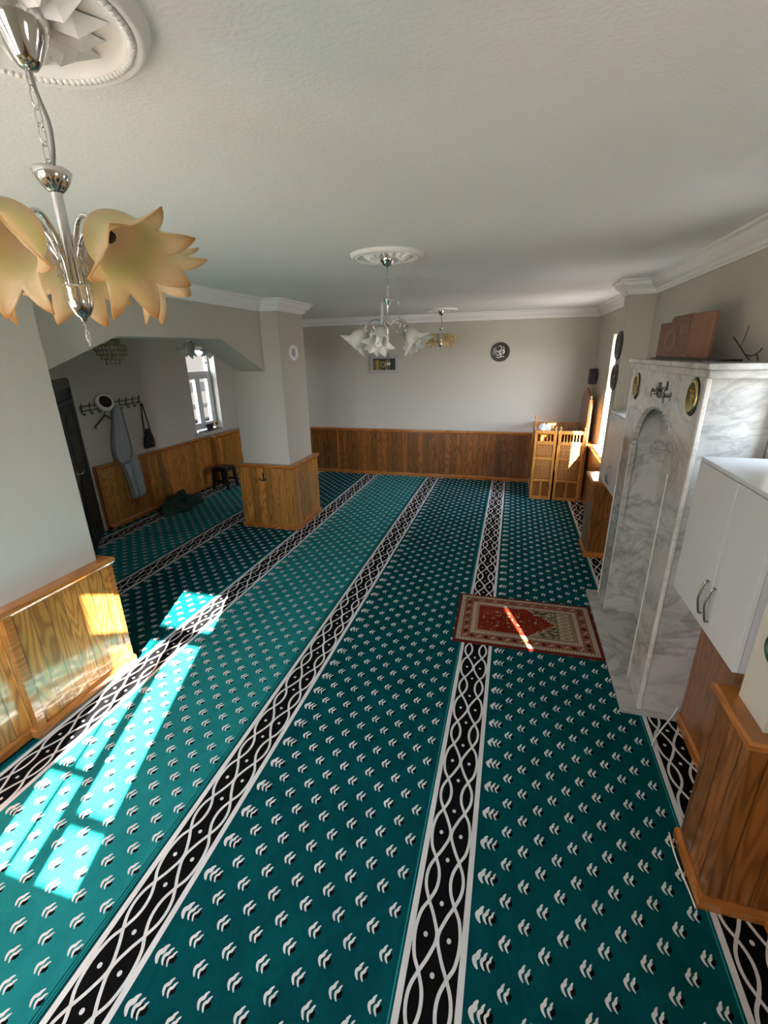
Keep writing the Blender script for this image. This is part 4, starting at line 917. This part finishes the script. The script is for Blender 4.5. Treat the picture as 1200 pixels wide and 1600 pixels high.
# ================================================================== ALCOVE ON THE LEFT
# black door
dr = struct(MB().box(0.02, 0.09, -0.03, 0.06, 0.0, 1.84, Md).box(1.42, 1.50, -0.03, 0.06, 0.0, 1.84, Md).box(0.09, 1.42, -0.03, 0.06, 1.76, 1.86, Md).box(0.09, 1.42, -0.03, 0.06, 1.60, 1.64, Md).build('door_1', 'door_frame', bevel=0.004), 'tall black steel door beside the coat rack')
MB().box(0.09, 1.42, -0.005, 0.03, 1.64, 1.76, Md).build('transom', 'door', dr)
lf = MB().box(0.095, 1.415, -0.015, 0.03, 0.005, 1.595, Md).build('door_leaf', 'door', dr, bevel=0.004)
def dpanel(x0, x1, z0, z1, arch=False):
    pts = [(x0, z0), (x1, z0), (x1, z1)] + ([((x0 + x1) / 2 + (x1 - x0) / 2 * math.cos(t), z1 + 0.07 * math.sin(t)) for t in [math.pi * i / 10 for i in range(1, 10)]] if arch else []) + [(x0, z1)]
    MB().tube([Md @ Vector((a, -0.018, b)) for a, b in pts], 0.008, 6, closed=True).build('panel_moulding', 'door', lf)
    k = len(pts); vs = [Md @ Vector((a, -0.020, b)) for a, b in pts]; vs2 = [Md @ Vector((a, -0.014, b)) for a, b in pts]
    MB().add(vs + vs2, [tuple(range(k))] + [(i, (i + 1) % k, k + (i + 1) % k, k + i) for i in range(k)]).build('raised_panel', 'door', lf)
dpanel(0.19, 0.62, 0.95, 1.42, True); dpanel(0.19, 0.62, 0.15, 0.80); dpanel(0.80, 1.30, 0.95, 1.42, True); dpanel(0.80, 1.30, 0.15, 0.80)
h = MB(); P = [Md @ Vector(p) for p in ((0.70, -0.02, 0.90), (0.70, -0.06, 0.90), (0.58, -0.062, 0.905))]; h.tube(P, 0.010, 8); h.box(0.67, 0.73, -0.022, -0.014, 0.80, 0.99, Md); h.build('door_handle', 'chrome', lf)

# coat rack with two rails and double hooks
RX = -4.84
rk = thing('coat_rack', 'long black iron coat rack on the alcove wall', 'coat rack', (RX, 4.62, 1.50))
mb = MB(); mb.tube([(RX + 0.02, 4.17, 1.525), (RX + 0.02, 5.09, 1.545)], 0.006, 8).tube([(RX + 0.02, 4.17, 1.475), (RX + 0.02, 5.09, 1.495)], 0.006, 8)
for y in (4.2, 4.65, 5.06): mb.tube([(RX, y, 1.50), (RX + 0.02, y, 1.50)], 0.006, 6)
mb.build('rails', 'black_metal', rk)
for i in range(9):
    y = 4.19 + 0.11 * i; dz = 0.0215 * i / 9
    MB().tube(cr([(RX + 0.035, y, 1.565 + dz), (RX + 0.03, y, 1.545 + dz), (RX + 0.022, y, 1.52 + dz), (RX + 0.022, y, 1.46 + dz), (RX + 0.034, y, 1.435 + dz), (RX + 0.052, y, 1.438 + dz), (RX + 0.058, y, 1.460 + dz)], 4), 0.0055, 7).build('hook', 'black_metal', rk)
# white turban cap with a dark red crown, hung on the rack
hat = thing('turban_cap', 'white wrapped cap with dark crown hanging on the coat rack', 'cap', (RX + 0.03, 4.48, 1.55))
Hm = Matrix.Translation((RX + 0.065, 4.48, 1.55)) @ Matrix.Rotation(math.radians(68), 4, 'Y') @ Matrix.Rotation(0.3, 4, 'X')
MB().lathe([(0.080, -0.035), (0.098, -0.030), (0.106, -0.010), (0.104, 0.012), (0.094, 0.028), (0.078, 0.034), (0.068, 0.028), (0.070, -0.02)], 36, Hm).build('wrap', 'white_cloth', hat)
MB().lathe([(0.078, -0.03), (0.074, 0.02), (0.066, 0.042), (0.050, 0.050), (0.001, 0.054)], 30, Hm).build('crown', 'fez', hat)
# robe on the rack: draped cloth with folds
def robe():
    prof = [(1.50, 4.63, 0.030), (1.42, 4.625, 0.062), (1.25, 4.615, 0.085), (1.05, 4.595, 0.125), (0.90, 4.60, 0.150), (0.82, 4.63, 0.158), (0.79, 4.66, 0.140), (0.70, 4.675, 0.118), (0.55, 4.69, 0.110), (0.40, 4.705, 0.105), (0.31, 4.70, 0.092)]
    nu = 44
    def P(i, j):
        z, yc_, hw_ = prof[j]; a = 2 * math.pi * i / nu
        fold = 0.016 * math.sin(7 * a + j * 0.25) + 0.008 * math.sin(13 * a - j * 0.4); gl = min(1, j / 3)
        dx = 0.045 + 0.012 * gl
        return Vector((RX + 0.075 + (dx + fold * gl) * math.sin(a), yc_ + (hw_ + fold * 0.5 * gl) * math.cos(a), z + (0.02 * math.cos(a) if j == len(prof) - 1 else 0)))
    o = thing('hanging_robe', 'long grey robe hanging from the coat rack', 'robe', (RX + 0.07, 4.65, 0.31))
    b = MB().grid(P, nu, len(prof), True).build('cloth', 'robe', o); subsurf(b, 2)
    mb = MB(); mb.tube(cr([(RX + 0.137, 4.64, 1.46), (RX + 0.140, 4.655, 1.25), (RX + 0.142, 4.665, 1.05), (RX + 0.144, 4.66, 0.90), (RX + 0.140, 4.62, 0.83)], 5), [0.007] * 21, 6); mb.build('facing', 'robe_dark', o)
    mb = MB(); mb.tube(cr([(RX + 0.085, 4.465, 0.79), (RX + 0.13, 4.51, 0.78), (RX + 0.145, 4.57, 0.795), (RX + 0.15, 4.63, 0.815)], 5), 0.010, 6); mb.build('cuff', 'robe_dark', o)
    mb = MB(); mb.tube(cr([(RX + 0.12, 4.62, 0.31), (RX + 0.125, 4.70, 0.30), (RX + 0.115, 4.775, 0.315)], 5), 0.013, 6); mb.build('hem', 'robe_dark', o)
    return o
robe()
hg = MB(); hg.tube(cr([(RX + 0.05, 4.30, 1.262), (RX + 0.05, 4.295, 1.285), (RX + 0.05, 4.32, 1.30), (RX + 0.05, 4.40, 1.355), (RX + 0.05, 4.455, 1.392), (RX + 0.05, 4.475, 1.395), (RX + 0.05, 4.52, 1.36), (RX + 0.05, 4.57, 1.335)], 4), 0.0085, 7); hg.tube(cr([(RX + 0.05, 4.465, 1.395), (RX + 0.05, 4.465, 1.42), (RX + 0.05, 4.478, 1.44), (RX + 0.05, 4.47, 1.455)], 4), 0.004, 6)
tag(hg.build('clothes_hanger', 'black', origin=(RX + 0.05, 4.45, 1.26)), 'black clothes hanger under the coat rack beside the grey robe', 'hanger')
bg = thing('shoulder_bag', 'small black shoulder bag hanging by its strap at the end of the coat rack', 'bag', (RX + 0.05, 5.08, 0.88))
def PB(i, j):
    a = 2 * math.pi * i / 24; t = j / 8; z = 0.875 + 0.255 * t; hw_ = 0.093 * (1 - t ** 2.2 * 0.75) + 0.004; d = 0.032 * (1 - t ** 2 * 0.7)
    ca, sa = math.cos(a), math.sin(a); k = abs(ca) ** 0.6 * (1 if ca > 0 else -1); m = abs(sa) ** 0.7 * (1 if sa > 0 else -1)
    e = 1 - (0.9 if j == 0 else 0)
    return Vector((RX + 0.045 + d * m * (e if j == 0 else 1), 5.085 + 0.012 * t + hw_ * k * (0.92 if j == 0 else 1), z))
MB().grid(PB, 24, 9, True).build('body', 'bag', bg)
MB().tube(cr([(RX + 0.045, 5.03, 1.02), (RX + 0.04, 5.05, 1.25), (RX + 0.045, 5.065, 1.445), (RX + 0.055, 5.072, 1.468), (RX + 0.05, 5.085, 1.44), (RX + 0.045, 5.125, 1.22), (RX + 0.045, 5.15, 1.05)], 5), 0.009, 6).build('strap', 'bag', bg)
MB().box(RX + 0.078, RX + 0.082, 5.12, 5.14, 0.92, 0.95).build('badge', 'silver', bg)
# plastic stool
stl = thing('stool', 'low black plastic stool against the alcove panelling', 'stool', (-4.48, 6.22, 0))
MB().box(-4.60, -4.36, 6.10, 6.34, 0.335, 0.365).build('seat', 'black', stl, bevel=0.012)
for sx in (-1, 1):
    for sy in (-1, 1):
        cx, cy = -4.48 + sx * 0.105, 6.22 + sy * 0.105; ox, oy = sx * 0.03, sy * 0.03
        vs = []
        for z, kx, ky, w in ((0.002, ox, oy, 0.020), (0.338, 0, 0, 0.026)):
            for a, b in ((-w, -w), (w, -w), (w, w), (-w, w)): vs.append((cx + kx + a, cy + ky + b, z))
        MB().add(vs, [(3, 2, 1, 0), (4, 5, 6, 7)] + [(i, (i + 1) % 4, 4 + (i + 1) % 4, 4 + i) for i in range(4)]).build('leg', 'black', stl, bevel=0.004)
MB().box(-4.58, -4.38, 6.105, 6.120, 0.29, 0.336).box(-4.58, -4.38, 6.32, 6.335, 0.29, 0.336).box(-4.595, -4.58, 6.12, 6.32, 0.29, 0.336).box(-4.38, -4.365, 6.12, 6.32, 0.29, 0.336).box(-4.60, -4.36, 6.088, 6.100, 0.11, 0.15).box(-4.60, -4.36, 6.34, 6.352, 0.11, 0.15).build('apron', 'black', stl)
# bundled woven blanket
bl = heap('blanket_bundle', 'blanket', (-4.50, 5.16, 0.0015), 0.19, 0.40, 0.155, 11, 44, 14, 0.22); subsurf(bl, 1)
tag(bl, 'crumpled dark green patterned blanket on the carpet by the alcove panelling', 'blanket')
tag(MB().tube(cr([(-4.66, 3.92, 0.005), (-4.44, 4.04, 0.005), (-4.10, 4.20, 0.006), (-3.80, 4.33, 0.006)], 6), 0.0035, 6).ball((-3.77, 4.345, 0.0145), 0.012, 8).build('black_cord', 'black', origin=(-4.2, 4.15, 0)), 'thin black cord with a knob lying on the alcove carpet', 'cord')
# things on the alcove sill
sy0 = WL[2] + 0.006
tag(MB().prism([(-4.93, 6.32), (-4.79, 6.14), (-4.785, 6.78), (-4.92, 6.84)], 'z', sy0, sy0 + 0.008).build('dark_tray', 'black', origin=(-4.85, 6.5, sy0)), 'flat dark sheet lying on the alcove window sill', 'tray')
tag(MB().lathe([(0.001, 0), (0.026, 0), (0.024, 0.012), (0.010, 0.03), (0.012, 0.055), (0.032, 0.075), (0.045, 0.105), (0.040, 0.105), (0.028, 0.08), (0.001, 0.07)], 20, Matrix.Translation((-4.87, 6.74, sy0 + 0.008))).build('goblet', 'brass', origin=(-4.87, 6.74, sy0 + 0.008)), 'little brass goblet on the alcove window sill', 'goblet')
tag(MB().box(-4.90, -4.885, 6.50, 6.66, sy0 + 0.008, sy0 + 0.10).build('small_frame', 'bag', origin=(-4.89, 6.58, sy0 + 0.008), bevel=0.003), 'small dark upright panel leaning by the brass goblet on the window sill', 'frame')
# outside the alcove window: a metal shelf
os_ = thing('outdoor_shelf', 'dark metal shelf seen through the alcove window', 'shelf', (-6.3, 8.2, 0.0))
for y in (7.86, 8.6): MB().box(-6.35, -6.25, y, y + 0.05, -0.1, 1.45).build('post', 'outdark', os_)
for z in (0.35, 0.75, 1.05, 1.38): MB().box(-6.40, -6.20, 7.86, 8.65, z, z + 0.06 + (0.12 if z > 1.2 else 0)).build('shelf_board', 'outdark', os_)
